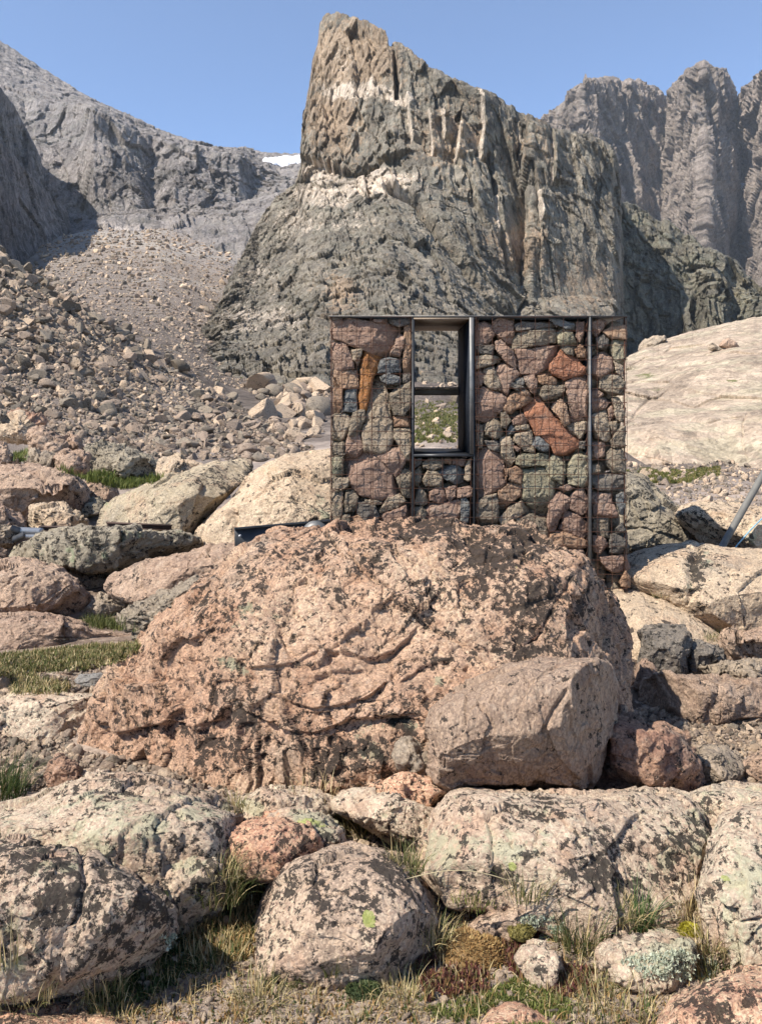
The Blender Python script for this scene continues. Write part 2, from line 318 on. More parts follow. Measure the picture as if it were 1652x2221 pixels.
# ------------------------------------------------------------------ setting: terrain and mountains
def smooth1(a, n):
    if n < 1: return a
    k = np.ones(2 * n + 1); k /= k.sum()
    return np.convolve(np.pad(a, n, mode='edge'), k, mode='valid')
def relief(name, cols, skyline, nu, segs, mat, jag, disp, attrs=None, back=((60, 40), (200, 90)), sm=0, kind='structure', dfade=None, seed=0):
    cu = np.array([c[0] for c in cols], float)
    K = len(cols[0][1])
    us = np.linspace(cu[0], cu[-1], nu)
    VV = []; DD = []
    for k in range(K):
        VV.append(smooth1(np.interp(us, cu, [c[1][k][0] for c in cols]), sm))
        DD.append(smooth1(np.interp(us, cu, [c[1][k][1] for c in cols]), sm))
    sk = np.array(skyline, float); top = np.interp(us, sk[:, 0], sk[:, 1])
    z0 = np.zeros_like(us)
    top = top + jag[0] * (fbm(np.stack([us / jag[1], z0, z0 + seed], 1), 5, seed + 5, 0.6)) * 1.6
    f1, f2, r, tl = cells(np.stack([us / jag[1] * 1.3, z0 + 0.5, z0 + seed + .5], 1), seed + 9)
    top = top + jag[0] * (r - 0.5) * 1.1
    VV[-1] = top
    VV = [np.maximum(v, top - 0) if i < K - 1 else v for i, v in enumerate(VV)]
    for dv, dD in back: VV.append(top + dv); DD.append(DD[K - 1] + dD)
    rowsV = []; rowsD = []
    for k in range(len(VV) - 1):
        n = segs[k] if k < len(segs) else 5
        for t in np.arange(n) / n:
            rowsV.append(VV[k] * (1 - t) + VV[k + 1] * t); rowsD.append(DD[k] * (1 - t) + DD[k + 1] * t)
    rowsV.append(VV[-1]); rowsD.append(DD[-1])
    V = np.array(rowsV).T; Dm = np.array(rowsD).T; nv = V.shape[1]
    U = np.repeat(us[:, None], nv, 1)
    # soften the knots along each column
    for _ in range(3): Dm[:, 1:-1] = (Dm[:, :-2] + Dm[:, 1:-1] * 2 + Dm[:, 2:]) / 4
    U = U.ravel(); V = V.ravel(); Dm = Dm.ravel()
    p = np.stack([(U - CX) / F * Dm, Dm, CZ + (HY - V) / F * Dm], 1)
    f = gridfaces(nu, nv)
    n = vnorm(p, f)
    flip = np.where((n * (p - np.array([0, 0, CZ]))).sum(1) > 0, -1, 1)
    if np.median(flip) < 0: n = -n; f = f[:, ::-1]
    d = disp(p, U, V)
    tc = np.array([0, 0, CZ]) - p; tc /= np.linalg.norm(tc, axis=1)[:, None]
    tc[:, 2] = 0; dr = n * 0.3 + tc * 0.7
    nrow = len(V) // nu; edge = np.ones((nu, nrow)); kb = nrow - sum((segs[k] if k < len(segs) else 5) for k in range(K - 1, len(VV) - 1)) - 1
    edge[:, max(kb - 14, 0):kb + 1] = np.linspace(1, .25, min(15, kb + 1))[None, :]; edge[:, kb + 1:] = .4
    p2 = p + dr * (d * edge.ravel())[:, None]
    at = attrs(p2, U, V) if attrs else {}
    o = mk(name, p2, f, mat, smooth=False, attrs=at)
    if kind: tag(o, kind=kind)
    return o, p2, U, V, f

def steps(h, s, seed, ramp=1.0):
    """long parallel joints: every band has its own height and its own tilt"""
    h = h / s; i = np.floor(h).astype(np.int64); fr = h - i; z = np.zeros_like(i)
    q = _h(i, z, z, seed); r = (q & 1023) / 1023.0; g = ((q >> 10) & 1023) / 1023.0
    return (r - .5) + ramp * (g - .35) * 1.8 * (fr - .5)
def cliffd(p, s, a, vert=0.35, lean=0.15, fine=True, seed=1, dip=0.45, blk=.34, zb=1.0):
    w = np.stack([fbm(p / (s * 1.6), 4, seed + 40 + k) for k in range(3)], 1) * s
    q = (p + w * .16) * np.array([1, 1, vert]); q[:, 0] += lean * p[:, 2] * .5
    _, _, r0, t0 = cells(q / (s * 1.5), seed); _, _, r1, t1 = cells(q / (s * .55), seed + 1)
    x = p[:, 0] / p[:, 1] * float(p[:, 1].mean()) + lean * p[:, 2] + w[:, 0] * .3; z = p[:, 2] + dip * p[:, 0] + w[:, 1] * .35
    d = .50 * steps(x + r0 * s * 2, s * .62, seed + 3) + .26 * steps(x + r1 * s, s * .22, seed + 4)
    d += zb * (.26 * steps(z + r0 * s * 2, s * .9, seed + 5, .6) + .14 * steps(z + r1 * s, s * .26, seed + 6, .8))
    d += blk * ((r0 - .5) + t0 * .9) + blk * .55 * ((r1 - .5) + t1)
    if fine:
        _, _, r2, t2 = cells(q / (s * .16), seed + 2)
        d += .13 * ((r2 - .5) + t2) + .08 * steps(x + r2 * s, s * .085, seed + 7)
    return a * (d + .07 * fbm(p / (s * .12), 4, seed + 8))

# --- ground sheet
LV = [.6, 1.9, 3.0, 4.0, 5.0, 7, 9, 13, 20, 28, 38, 50, 80, 150, 300, 450, 900]
GC = [(-2600, [0, 0, 0, .05, .1, .2, .5, 1., 3, 8, 16, 26, 36, 50, 80, 120, 160]),
      (-500, [0, 0, 0, .0, .05, .1, .3, .6, 1.4, 4.6, 10, 15, 19, 26, 55, 100, 150]),
      (0, [0.06, .08, -.03, -.05, .05, .1, .3, .45, .4, 3.0, 7.6, 11.2, 9, 16, 50, 90, 140]),
      (110, [0.06, .08, -.03, -.05, .05, .1, .3, .45, .4, 2.3, 6.4, 8.8, 9, 18, 58, 100, 140]),
      (200, [0.06, .08, -.03, -.05, .05, .1, .3, .4, .4, 1.8, 4.9, 7.2, 8.6, 19, 60, 105, 140]),
      (350, [0.06, .08, -.03, -.05, .05, .1, .3, .4, .4, .9, 2.6, 4.4, 8.0, 19, 60, 105, 140]),
      (500, [0.06, .08, -.03, -.05, .05, .1, .3, .4, .4, .6, 1.1, 2.0, 4.8, 13, 50, 100, 140]),
      (650, [0.06, .08, -.03, -.05, .05, .1, .3, .4, .5, .7, .9, 1.6, 4, 9, 30, 80, 140]),
      (950, [0.06, .08, -.03, -.05, .05, .1, .3, .5, .9, 1.3, 1.9, 2.8, 4.0, 7, 20, 40, 100]),
      (1250, [0.06, .08, -.03, -.09, -.1, -.1, .1, .1, .1, .3, 1, 2, 4, 7, 10, 20, 60]),
      (1400, [0.06, .08, -.03, -.15, -.16, -.1, .0, -.1, -.25, -.6, -.5, 1, 4, 7, 10, 20, 60]),
      (1652, [0.06, .08, -.03, -.15, -.12, -.1, .0, -.1, -.2, -.5, -.4, 1, 4, 8, 14, 30, 80]),
      (4300, [0, 0, 0, -.1, -.1, 0, .1, .1, .3, 1, 3, 6, 12, 24, 80, 160, 300])]
gu = np.array([c[0] for c in GC], float); gz = np.array([c[1] for c in GC], float)
def ground_base(U, D):
    ld = np.log(np.clip(D, .6, 900)); L = np.log(LV)
    j = np.clip(np.searchsorted(L, ld, side='right') - 1, 0, len(L) - 2); t = (ld - L[j]) / (L[j + 1] - L[j])
    i = np.clip(np.searchsorted(gu, U, side='right') - 1, 0, len(gu) - 2); s = np.clip((U - gu[i]) / (gu[i + 1] - gu[i]), 0, 1)
    z = lambda a, b: gz[a, b]
    return (z(i, j) * (1 - s) + z(i + 1, j) * s) * (1 - t) + (z(i, j + 1) * (1 - s) + z(i + 1, j + 1) * s) * t
us = np.concatenate([np.linspace(-2600, -120, 90, endpoint=False), np.linspace(-120, 1780, 620, endpoint=False), np.linspace(1780, 4300, 90)])
ds = np.exp(np.linspace(math.log(.6), math.log(900), 760))
U, Dm = np.meshgrid(us, ds, indexing='ij'); U = U.ravel(); Dm = Dm.ravel()
z = ground_base(U, Dm)
gp = np.stack([(U - CX) / F * Dm, Dm, z], 1)
amp = np.clip(Dm * 0.012, 0.02, 2.5)
q = np.stack([gp[:, 0], gp[:, 1], gp[:, 2] * 0], 1)
gp[:, 2] += amp * (fbm(q / np.clip(amp * 9, .15, 40)[:, None].round(0).clip(1, None), 4, 3)) + 0.012 * fbm(q / 0.07, 4, 21) * (Dm < 2.6)
mid = sstep(9, 16, Dm)
gp[:, 2] += mid * 0.12 * fbm(q / 1.5, 3, 31) + sstep(60, 150, Dm) * 1.5 * fbm(q / 14, 4, 32)
Vv = HY - (gp[:, 2] - CZ) / Dm * F
gfaces = gridfaces(len(us), len(ds))
n = vnorm(gp[:9], gfaces[:1][:, :]) if False else None
g_at = dict(
    grass=blobs(U, Vv, [(950, 905, 90, 26, .6), (900, 935, 60, 16, .5), (560, 830, 70, 14, .42), (640, 850, 60, 12, .42), (480, 795, 60, 8, .3), (1440, 1034, 120, 16, 1.0), (1640, 1000, 60, 10, .4), (1400, 1020, 60, 16, .7),
                        (270, 1045, 120, 20, .6), (150, 1440, 190, 42, .55), (50, 990, 40, 14, .6), (480, 1030, 60, 12, .3)]),
    gravel=blobs(U, Vv, [(700, 1720, 1200, 60, .8), (1200, 2050, 500, 60, .5), (1550, 1600, 220, 60, 1), (60, 1600, 160, 90, 1), (100, 2200, 200, 40, .6), (700, 2180, 260, 60, .7)]),
    slab=blobs(U, Vv, [(60, 500, 190, 40, 1), (400, 545, 110, 26, .8), (250, 510, 120, 20, .9), (560, 470, 60, 20, .8), (500, 560, 90, 22, .8), (600, 520, 60, 30, .7), (560, 700, 70, 30, .5)]))
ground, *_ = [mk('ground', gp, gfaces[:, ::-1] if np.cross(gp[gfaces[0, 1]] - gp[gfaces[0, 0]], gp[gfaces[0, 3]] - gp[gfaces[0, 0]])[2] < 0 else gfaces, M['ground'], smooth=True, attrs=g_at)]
tag(ground, kind='structure')
bx, by = np.meshgrid(np.linspace(-60, 60, 90), np.linspace(-60, .62, 60), indexing='ij')
bp = np.stack([bx.ravel(), by.ravel(), -0.05 + 0 * bx.ravel()], 1); bp[:, 2] += 0.25 * fbm(bp / 3, 3, 5) * sstep(2, 6, -bp[:, 1]) - .01
tag(mk('near_ground', bp, gridfaces(90, 60), M['ground']), kind='structure')

# --- central crag
crag_sky = [(370, 860), (430, 740), (480, 650), (520, 560), (560, 480), (600, 425), (640, 398), (650, 380), (654, 330), (660, 250), (670, 180), (680, 120), (692, 80), (694, 45), (708, 29), (730, 26), (760, 33), (790, 40), (812, 50), (835, 64), (847, 96), (852, 86), (885, 100),
            (905, 122), (940, 147), (985, 167), (1020, 186), (1070, 203), (1100, 226), (1140, 246), (1180, 262), (1195, 271), (1240, 286), (1270, 287), (1300, 298), (1330, 312), (1342, 345), (1346, 430), (1350, 440)]
crag_cols = [(370, [(870, 60), (868, 62), (866, 64), (864, 66), (862, 68), (860, 70)]),
             (420, [(880, 58), (830, 72), (800, 84), (780, 95), (765, 104), (755, 112)]),
             (480, [(880, 60), (800, 80), (745, 105), (700, 130), (672, 150), (650, 172)]),
             (560, [(880, 58), (780, 88), (680, 135), (600, 180), (540, 205), (480, 226)]),
             (650, [(880, 56), (760, 88), (640, 135), (520, 180), (440, 208), (398, 236)]),
             (664, [(880, 56), (760, 88), (640, 133), (500, 182), (360, 216), (300, 250)]),
             (700, [(880, 56), (750, 88), (620, 133), (480, 182), (345, 212), (30, 250)]),
             (760, [(880, 56), (750, 90), (610, 134), (470, 178), (350, 205), (30, 238)]),
             (850, [(880, 58), (740, 92), (600, 134), (460, 172), (370, 190), (90, 216)]),
             (950, [(880, 60), (750, 98), (630, 140), (500, 172), (400, 186), (150, 208)]),
             (1030, [(880, 62), (760, 104), (660, 150), (560, 176), (450, 186), (190, 206)]),
             (1100, [(880, 64), (760, 110), (680, 164), (610, 182), (480, 190), (226, 208)]),
             (1135, [(880, 66), (760, 112), (690, 170), (650, 188), (520, 196), (245, 212)]),
             (1150, [(880, 66), (760, 112), (690, 172), (650, 184), (520, 188), (250, 204)]),
             (1260, [(880, 70), (770, 120), (700, 178), (640, 190), (500, 196), (287, 212)]),
             (1330, [(880, 72), (780, 130), (720, 184), (650, 196), (500, 202), (312, 220)]),
             (1346, [(880, 74), (790, 140), (740, 196), (650, 204), (500, 212), (430, 230)]),
             (1352, [(880, 200), (860, 240), (800, 260), (740, 300), (640, 320), (440, 340)])]
STREAK = [((1118, 265), (1128, 330)), ((1128, 330), (1136, 420)), ((1136, 420), (1140, 520)), ((1140, 520), (1132, 600)), ((1132, 600), (1128, 660)), ((1196, 280), (1194, 400)), ((1040, 192), (1048, 270)), ((1048, 270), (1040, 345)), ((1000, 265), (988, 345)),
          ((880, 200), (893, 300)), ((930, 235), (938, 330)), ((958, 240), (962, 300)), ((1075, 420), (1082, 500)), ((1165, 420), (1170, 480))]
def segdist(U, V, a, b):
    d = np.array(b, float) - a; L = (d * d).sum(); t = np.clip(((U - a[0]) * d[0] + (V - a[1]) * d[1]) / L, 0, 1)
    return np.hypot(U - a[0] - t * d[0], V - a[1] - t * d[1])
def line_d(U, V, pts, wob=0):
    m = np.full(len(U), 1e9)
    for a, b in zip(pts[:-1], pts[1:]): m = np.minimum(m, segdist(U, V, a, b))
    return m
GULLY = [(845, 400), (900, 430), (950, 500), (1000, 570), (1060, 640), (1120, 690)]
def crag_disp(p, U, V):
    up = sstep(470, 380, V - (U - 660) * 0.12)                 # upper wall: tall columns; apron below: rounded slabs
    d = cliffd(p, 13, 6.5, 0.28, 0.20, seed=1) * (0.3 + 0.7 * up)
    s = p.copy(); s[:, 2] += 0.25 * s[:, 0]
    lay = fbm(s * np.array([.05, .05, .30]), 5, 61, 0.55, True); wav = fbm(p * np.array([.11, .11, .05]) , 5, 62, 0.55, True)
    d += (1 - up) * (lay * 0.5 + wav * 0.5 + cliffd(s, 10, 3.2, 0.8, .3, seed=5, dip=.3))
    # long overhang band at the foot of the upper left wall
    lv = np.interp(U, [640, 660, 700, 760, 820, 870, 930], [350, 345, 352, 372, 350, 330, 320]) + 16 * fbm(np.stack([U / 16, U * 0, U * 0], 1), 5, 71, .65)
    fade = sstep(640, 660, U) * sstep(930, 840, U)
    d -= 3.6 * fade * sstep(-3, 3, V - lv) * np.exp(-np.maximum(V - lv, 0) / 32)
    d += 1.2 * fade * sstep(3, -3, V - lv) * np.exp(np.minimum(V - lv, 0) / 60)
    for pts, a, w in ((GULLY, 9, 9), ([(1118, 262), (1136, 420), (1140, 520), (1128, 690)], 4, 3), ([(850, 90), (862, 170), (858, 200)], 6, 4), ([(1196, 275), (1196, 400)], 3, 3), ([(1060, 330), (1075, 420), (1090, 520), (1100, 600)], 4, 5)):
        d -= a * np.exp(-(line_d(U + 6 * fbm(p / 9, 3, 81), V, pts) / w) ** 2)
    for (a, b) in STREAK:                                     # corners whose narrow faces catch the sun
        x = U - np.interp(V, [a[1], b[1]], [a[0], b[0]]) + 2 * fbm(p / 4, 3, 91)
        inb = sstep(a[1] - 6, a[1] + 6, V) * sstep(b[1] + 6, b[1] - 6, V)
        d += 3.5 * inb * sstep(-5, 4, x) * np.exp(-np.maximum(x, 0) / 26)
    smooth_wall = blobs(U, V, [(1260, 620, 75, 90, 1), (1110, 480, 40, 60, .8)])
    return d * (1 - .75 * smooth_wall) * sstep(372, 420, U) * sstep(878, 790, V)
def crag_attr(p, U, V):
    n = fbm(p / 10, 4, 95) * 40; st = np.zeros(len(U))
    for (a, b) in STREAK: st = np.maximum(st, np.exp(-((segdist(U + n * .12, V, a, b)) / 3.2) ** 2) * .9)
    pale = blobs(U + n, V + n, [(750, 130, 50, 60, .45), (770, 190, 80, 28, 1.1), (860, 205, 50, 18, .8), (690, 372, 36, 22, 1.4), (700, 420, 90, 35, .8), (820, 400, 120, 36, .95), (900, 410, 50, 30, .4), (640, 480, 100, 70, .5), (560, 600, 100, 70, .5), (760, 480, 140, 50, .45), (520, 690, 80, 50, .6), (600, 690, 160, 40, .5), (700, 600, 120, 60, .3), (850, 620, 120, 60, .2), (860, 560, 30, 40, .3)])
    return dict(pale=np.maximum(pale, st), ochre=blobs(U, V, [(760, 120, 120, 80, .9), (720, 250, 60, 110, .8), (980, 300, 90, 80, .5), (1120, 540, 60, 60, .7), (740, 640, 40, 40, .7), (1150, 320, 60, 90, .3), (1270, 620, 80, 60, .5)]),
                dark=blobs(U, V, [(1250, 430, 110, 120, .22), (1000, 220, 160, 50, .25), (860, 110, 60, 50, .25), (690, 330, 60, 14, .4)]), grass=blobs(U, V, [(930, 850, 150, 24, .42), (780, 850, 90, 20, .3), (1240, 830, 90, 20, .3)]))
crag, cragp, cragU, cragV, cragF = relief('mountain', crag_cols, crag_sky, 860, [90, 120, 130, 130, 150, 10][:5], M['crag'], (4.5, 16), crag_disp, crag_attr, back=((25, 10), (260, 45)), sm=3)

# --- set-back cliff on the right, half in the crag's shadow
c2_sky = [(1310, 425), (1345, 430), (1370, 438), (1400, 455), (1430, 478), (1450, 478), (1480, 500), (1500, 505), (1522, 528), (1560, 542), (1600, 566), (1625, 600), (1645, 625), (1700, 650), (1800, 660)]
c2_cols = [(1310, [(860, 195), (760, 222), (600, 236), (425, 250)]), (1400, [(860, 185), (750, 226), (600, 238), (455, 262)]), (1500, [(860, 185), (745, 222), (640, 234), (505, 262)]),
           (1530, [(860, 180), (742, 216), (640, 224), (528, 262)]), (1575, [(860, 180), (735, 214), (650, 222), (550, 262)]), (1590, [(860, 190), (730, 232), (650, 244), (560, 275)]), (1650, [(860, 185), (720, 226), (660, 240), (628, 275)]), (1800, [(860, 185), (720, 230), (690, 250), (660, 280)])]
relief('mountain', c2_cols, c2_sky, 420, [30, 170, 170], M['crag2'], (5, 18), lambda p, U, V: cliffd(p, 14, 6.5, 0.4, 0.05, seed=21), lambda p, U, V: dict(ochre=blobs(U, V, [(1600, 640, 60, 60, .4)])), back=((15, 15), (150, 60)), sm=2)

# --- left mountain, its shaded spurs and the saddle
m1_sky = [(-300, -90), (-100, 30), (0, 86), (60, 126), (130, 171), (200, 214), (260, 242), (330, 276), (400, 301), (470, 318), (540, 323), (575, 329), (650, 332), (720, 337), (800, 350)]
m1_cols = [(-300, [(620, 330), (520, 400), (440, 470), (150, 560), (-90, 820)]), (0, [(600, 330), (495, 400), (430, 480), (200, 560), (85, 820)]), (130, [(600, 330), (490, 400), (460, 490), (230, 560), (170, 800)]),
           (175, [(600, 330), (480, 400), (462, 490), (232, 540), (200, 780)]), (200, [(600, 330), (480, 400), (470, 470), (238, 500), (212, 780)]), (300, [(600, 330), (475, 400), (462, 470), (300, 520), (258, 780)]), (330, [(600, 330), (475, 400), (462, 490), (300, 540), (276, 780)]),
           (380, [(600, 330), (475, 400), (462, 465), (320, 520), (295, 780)]), (450, [(600, 330), (470, 400), (452, 470), (335, 520), (312, 780)]), (520, [(600, 330), (465, 400), (440, 490), (335, 530), (322, 780)]), (550, [(600, 330), (465, 400), (425, 520), (360, 560), (323, 780)]),
           (600, [(600, 330), (460, 400), (405, 530), (372, 590), (330, 780)]), (700, [(600, 330), (440, 400), (400, 530), (372, 590), (335, 780)]), (800, [(600, 330), (440, 400), (400, 530), (380, 590), (350, 780)])]
def m1_disp(p, U, V):
    c = blobs(U, V, [(260, 370, 90, 90, 1), (420, 390, 110, 70, 1), (530, 370, 50, 50, .9)])
    return cliffd(p, 34, 17, 0.6, 0.1, seed=31) * (0.42 + 0.58 * c) + 5 * fbm(p / 60, 4, 33)
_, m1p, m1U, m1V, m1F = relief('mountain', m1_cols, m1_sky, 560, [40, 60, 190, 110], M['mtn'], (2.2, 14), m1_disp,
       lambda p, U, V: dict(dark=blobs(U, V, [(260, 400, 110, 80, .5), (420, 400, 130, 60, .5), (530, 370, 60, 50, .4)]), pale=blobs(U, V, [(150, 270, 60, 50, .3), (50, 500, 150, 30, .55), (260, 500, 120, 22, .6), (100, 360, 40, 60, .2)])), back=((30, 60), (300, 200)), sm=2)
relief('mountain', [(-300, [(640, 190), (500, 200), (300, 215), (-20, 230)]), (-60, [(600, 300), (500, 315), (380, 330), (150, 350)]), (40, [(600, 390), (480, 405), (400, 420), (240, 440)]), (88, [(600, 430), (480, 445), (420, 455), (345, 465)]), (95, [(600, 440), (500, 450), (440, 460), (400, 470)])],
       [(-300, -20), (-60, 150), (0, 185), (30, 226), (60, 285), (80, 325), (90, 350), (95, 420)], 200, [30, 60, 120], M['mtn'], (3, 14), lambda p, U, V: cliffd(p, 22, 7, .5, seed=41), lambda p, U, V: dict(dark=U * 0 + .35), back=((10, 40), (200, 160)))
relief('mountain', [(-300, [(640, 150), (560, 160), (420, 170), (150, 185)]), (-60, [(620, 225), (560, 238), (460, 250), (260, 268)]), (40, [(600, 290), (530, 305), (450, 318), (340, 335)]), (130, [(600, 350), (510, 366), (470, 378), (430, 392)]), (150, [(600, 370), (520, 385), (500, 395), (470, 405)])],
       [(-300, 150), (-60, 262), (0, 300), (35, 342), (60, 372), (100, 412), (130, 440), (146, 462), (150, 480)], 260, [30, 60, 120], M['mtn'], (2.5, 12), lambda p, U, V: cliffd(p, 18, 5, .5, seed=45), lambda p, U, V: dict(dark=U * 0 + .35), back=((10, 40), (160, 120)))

# --- far peaks on the right
pk_sky = [(1120, 330), (1190, 262), (1215, 228), (1235, 205), (1252, 186), (1266, 180), (1269, 160), (1271, 178), (1276, 170), (1300, 170), (1330, 168), (1350, 181), (1365, 174), (1390, 176), (1400, 186), (1420, 184), (1440, 196), (1447, 210), (1462, 184), (1480, 165), (1500, 152), (1512, 140), (1526, 134), (1540, 152), (1560, 150), (1574, 148), (1584, 172), (1596, 205), (1607, 216), (1614, 200), (1630, 182), (1652, 158), (1720, 100), (1900, 60)]
def pk(u, D, b=760): return (u, [(b, D * .72), (640, D * .80), (520, D * .87), (400, D * .93), (100, D)])
pk_cols = [pk(1120, 1250), pk(1190, 1180), pk(1225, 1110), pk(1262, 1050), pk(1300, 1120), pk(1350, 1200), pk(1400, 1250), pk(1446, 1330), pk(1458, 1240), pk(1500, 1120), pk(1526, 1050), pk(1550, 1130), pk(1595, 1290), pk(1608, 1320), pk(1620, 1220), pk(1660, 1100), pk(1760, 1000), pk(1900, 1100)]
def pk_disp(p, U, V):
    rid = 0
    # buttresses of the lower wall: lit left flanks, shaded right flanks
    for (a, b, w, h) in (((1345, 330), (1372, 470), 34, 55), ((1560, 300), (1585, 480), 34, 60), ((1480, 380), (1470, 500), 40, 50), ((1500, 190), (1440, 420), 26, 28), ((1640, 250), (1630, 500), 50, 50)):
        x = U - np.interp(V, [a[1], b[1]], [a[0], b[0]]); fd = sstep(a[1] - 30, a[1] + 50, V) * sstep(b[1] + 80, b[1] - 10, V)
        rid = rid + h * fd * np.where(x < 0, np.exp(x / w), np.exp(-x / (w * .35)))
    lo = sstep(380, 520, V)
    return cliffd(p, 60, 36, 0.45, 0.12, seed=51, dip=0.5, blk=.6, zb=.25) * (1 - .3 * lo) + rid * .5 + 26 * fbm(p * np.array([1, 1, .45]) / 55, 5, 57, .62, True)
_, pkp, pkU, pkV, pkF = relief('mountain', pk_cols, pk_sky, 520, [40, 90, 120, 180], M['peak'], (3.2, 9), pk_disp, lambda p, U, V: dict(pale=blobs(U, V, [(1480, 360, 40, 120, .25), (1560, 420, 30, 90, .2), (1220, 240, 30, 40, .3), (1500, 520, 80, 40, .1)]), dark=blobs(U, V, [(1340, 240, 70, 60, .2), (1620, 560, 90, 120, .2)])), back=((20, 60), (300, 200)), sm=1)

# --- pale whaleback slab beyond the meadow on the right
wh_sky = [(1280, 830), (1340, 790), (1357, 775), (1380, 765), (1400, 752), (1440, 736), (1480, 724), (1520, 712), (1560, 704), (1600, 694), (1652, 685), (1900, 660)]
wh_cols = [(1280, [(1050, 30), (1000, 33), (930, 37), (880, 42), (830, 50)]), (1357, [(1055, 29), (1015, 31), (940, 34), (850, 40), (775, 58)]), (1430, [(1055, 28), (1020, 30), (930, 33), (830, 42), (745, 62)]),
           (1500, [(1050, 28), (1012, 30), (920, 33), (810, 42), (718, 64)]), (1580, [(1045, 28), (1010, 30), (900, 33), (790, 42), (700, 64)]), (1652, [(1040, 27), (1000, 29), (900, 32), (780, 42), (685, 64)]), (1900, [(1040, 26), (990, 28), (880, 31), (770, 42), (660, 64)])]
def wh_disp(p, U, V):
    s = p.copy(); s[:, 2] += 0.35 * s[:, 0]
    d = 1.1 * fbm(p / 9, 4, 62) + .28 * fbm(s * np.array([.25, .25, 1.4]), 5, 63, .55, True)
    lo = blobs(U, V, [(1500, 940, 250, 75, 1)])
    _, _, r, t = cells(s * np.array([.16, .12, .5]), 64); d += (.3 * (r - .5) + .3 * t) * (1 - .7 * lo)
    for pts, a, w in (([(1357, 925), (1400, 870), (1430, 850)], .9, 4), ([(1357, 985), (1405, 990), (1420, 1020)], .5, 3), ([(1380, 900), (1440, 905), (1530, 920), (1600, 905), (1652, 890)], .5, 2.5), ([(1620, 890), (1612, 960), (1620, 1010)], .5, 2.5), ([(1400, 960), (1480, 950), (1560, 960)], .3, 2), ([(1440, 780), (1520, 770), (1652, 750)], .8, 4)):
        d -= a * .22 * np.exp(-(line_d(U + 12 * fbm(p / 2, 4, 66), V + 12 * fbm(p / 2, 4, 67), pts) / (w * .8)) ** 2)
    return d
relief('hill', wh_cols, wh_sky, 420, [30, 110, 110, 120], M['whale'], (2.0, 30), wh_disp, lambda p, U, V: dict(grass=blobs(U, V, [(1400, 815, 50, 10, .62), (1420, 845, 40, 9, .6), (1370, 880, 20, 9, .55), (1590, 826, 40, 5, .7), (1640, 790, 30, 4, .5), (1440, 800, 50, 5, .5)]), ochre=blobs(U, V, [(1400, 990, 90, 40, .6), (1630, 900, 50, 60, .3)]), dark=blobs(U, V, [(1560, 820, 80, 30, .35), (1400, 920, 30, 20, .4)])), back=((10, 12), (150, 30)), sm=3)

# --- snow patches lying on the mountain faces
def snow_on(P3, U, V, Fc, poly, lift, label):
    a = np.array(poly, float); c = (U[Fc].mean(1), V[Fc].mean(1)); ins = np.zeros(len(Fc), bool); j = len(a) - 1
    for i in range(len(a)):
        cond = ((a[i, 1] > c[1]) != (a[j, 1] > c[1])) & (c[0] < (a[j, 0] - a[i, 0]) * (c[1] - a[i, 1]) / (a[j, 1] - a[i, 1] + 1e-9) + a[i, 0]); ins ^= cond; j = i
    fs = Fc[ins]; idx, inv = np.unique(fs.ravel(), return_inverse=True); p = P3[idx].copy(); f = inv.reshape(-1, 4)
    n = vnorm(p, f); cnt = np.bincount(f.ravel(), minlength=len(p)); edge = cnt < 4
    top = p + n * np.where(edge, 0.05, lift)[:, None]; low = p - n * lift
    return tag(mk('snow_patch', np.concatenate([top, low]), [f, f[:, ::-1] + len(p)], M['snow'], smooth=True), label, 'snow patch', 'old snow patches high on the mountains')
snow_on(m1p, m1U, m1V, m1F, [(565, 350), (585, 345), (620, 340), (655, 336), (670, 352), (640, 356), (600, 359), (575, 358)], 1.5, 'white snow patch in the saddle just left of the tall crag')
snow_on(pkp, pkU, pkV, pkF, [(1598, 386), (1610, 388), (1628, 410), (1622, 420), (1608, 408)], 3, 'thin snow streak in the gully of the far right peaks')

# ------------------------------------------------------------------ boulders: traced outline, own distance, real thickness
def outline_r(poly, nang=1440, sm=5):
    a = np.array(poly, float)
    x0, y0 = a[:, 0], a[:, 1]; x1, y1 = np.roll(x0, -1), np.roll(y0, -1)
    cr = x0 * y1 - x1 * y0; A = cr.sum() / 2; cx = ((x0 + x1) * cr).sum() / 6 / A; cy = ((y0 + y1) * cr).sum() / 6 / A
    th = np.linspace(-math.pi, math.pi, nang, endpoint=False); dx, dy = np.cos(th), np.sin(th); r = np.zeros(nang)
    for i in range(len(a)):
        ax, ay = x0[i] - cx, y0[i] - cy; ex, ey = x1[i] - x0[i], y1[i] - y0[i]
        den = dx * ey - dy * ex; den = np.where(np.abs(den) < 1e-9, 1e-9, den)
        t = (ax * ey - ay * ex) / den; s = (ax * dy - ay * dx) / den
        ok = (t > 0) & (s >= -1e-6) & (s <= 1 + 1e-6); r = np.where(ok, np.maximum(r, t), r)
    r = np.where(r <= 0, np.median(r), r)
    if sm: r = np.convolve(np.pad(r, sm, mode='wrap'), np.ones(2 * sm + 1) / (2 * sm + 1), mode='valid')
    return cx, cy, th, r
def feet(poly, D, add):
    a = [list(p) for p in poly]; vs = [p[1] for p in a]; m = (min(vs) + max(vs)) / 2
    return [(u, v + add * max(0, (v - m) / (max(vs) - m))) for u, v in a]
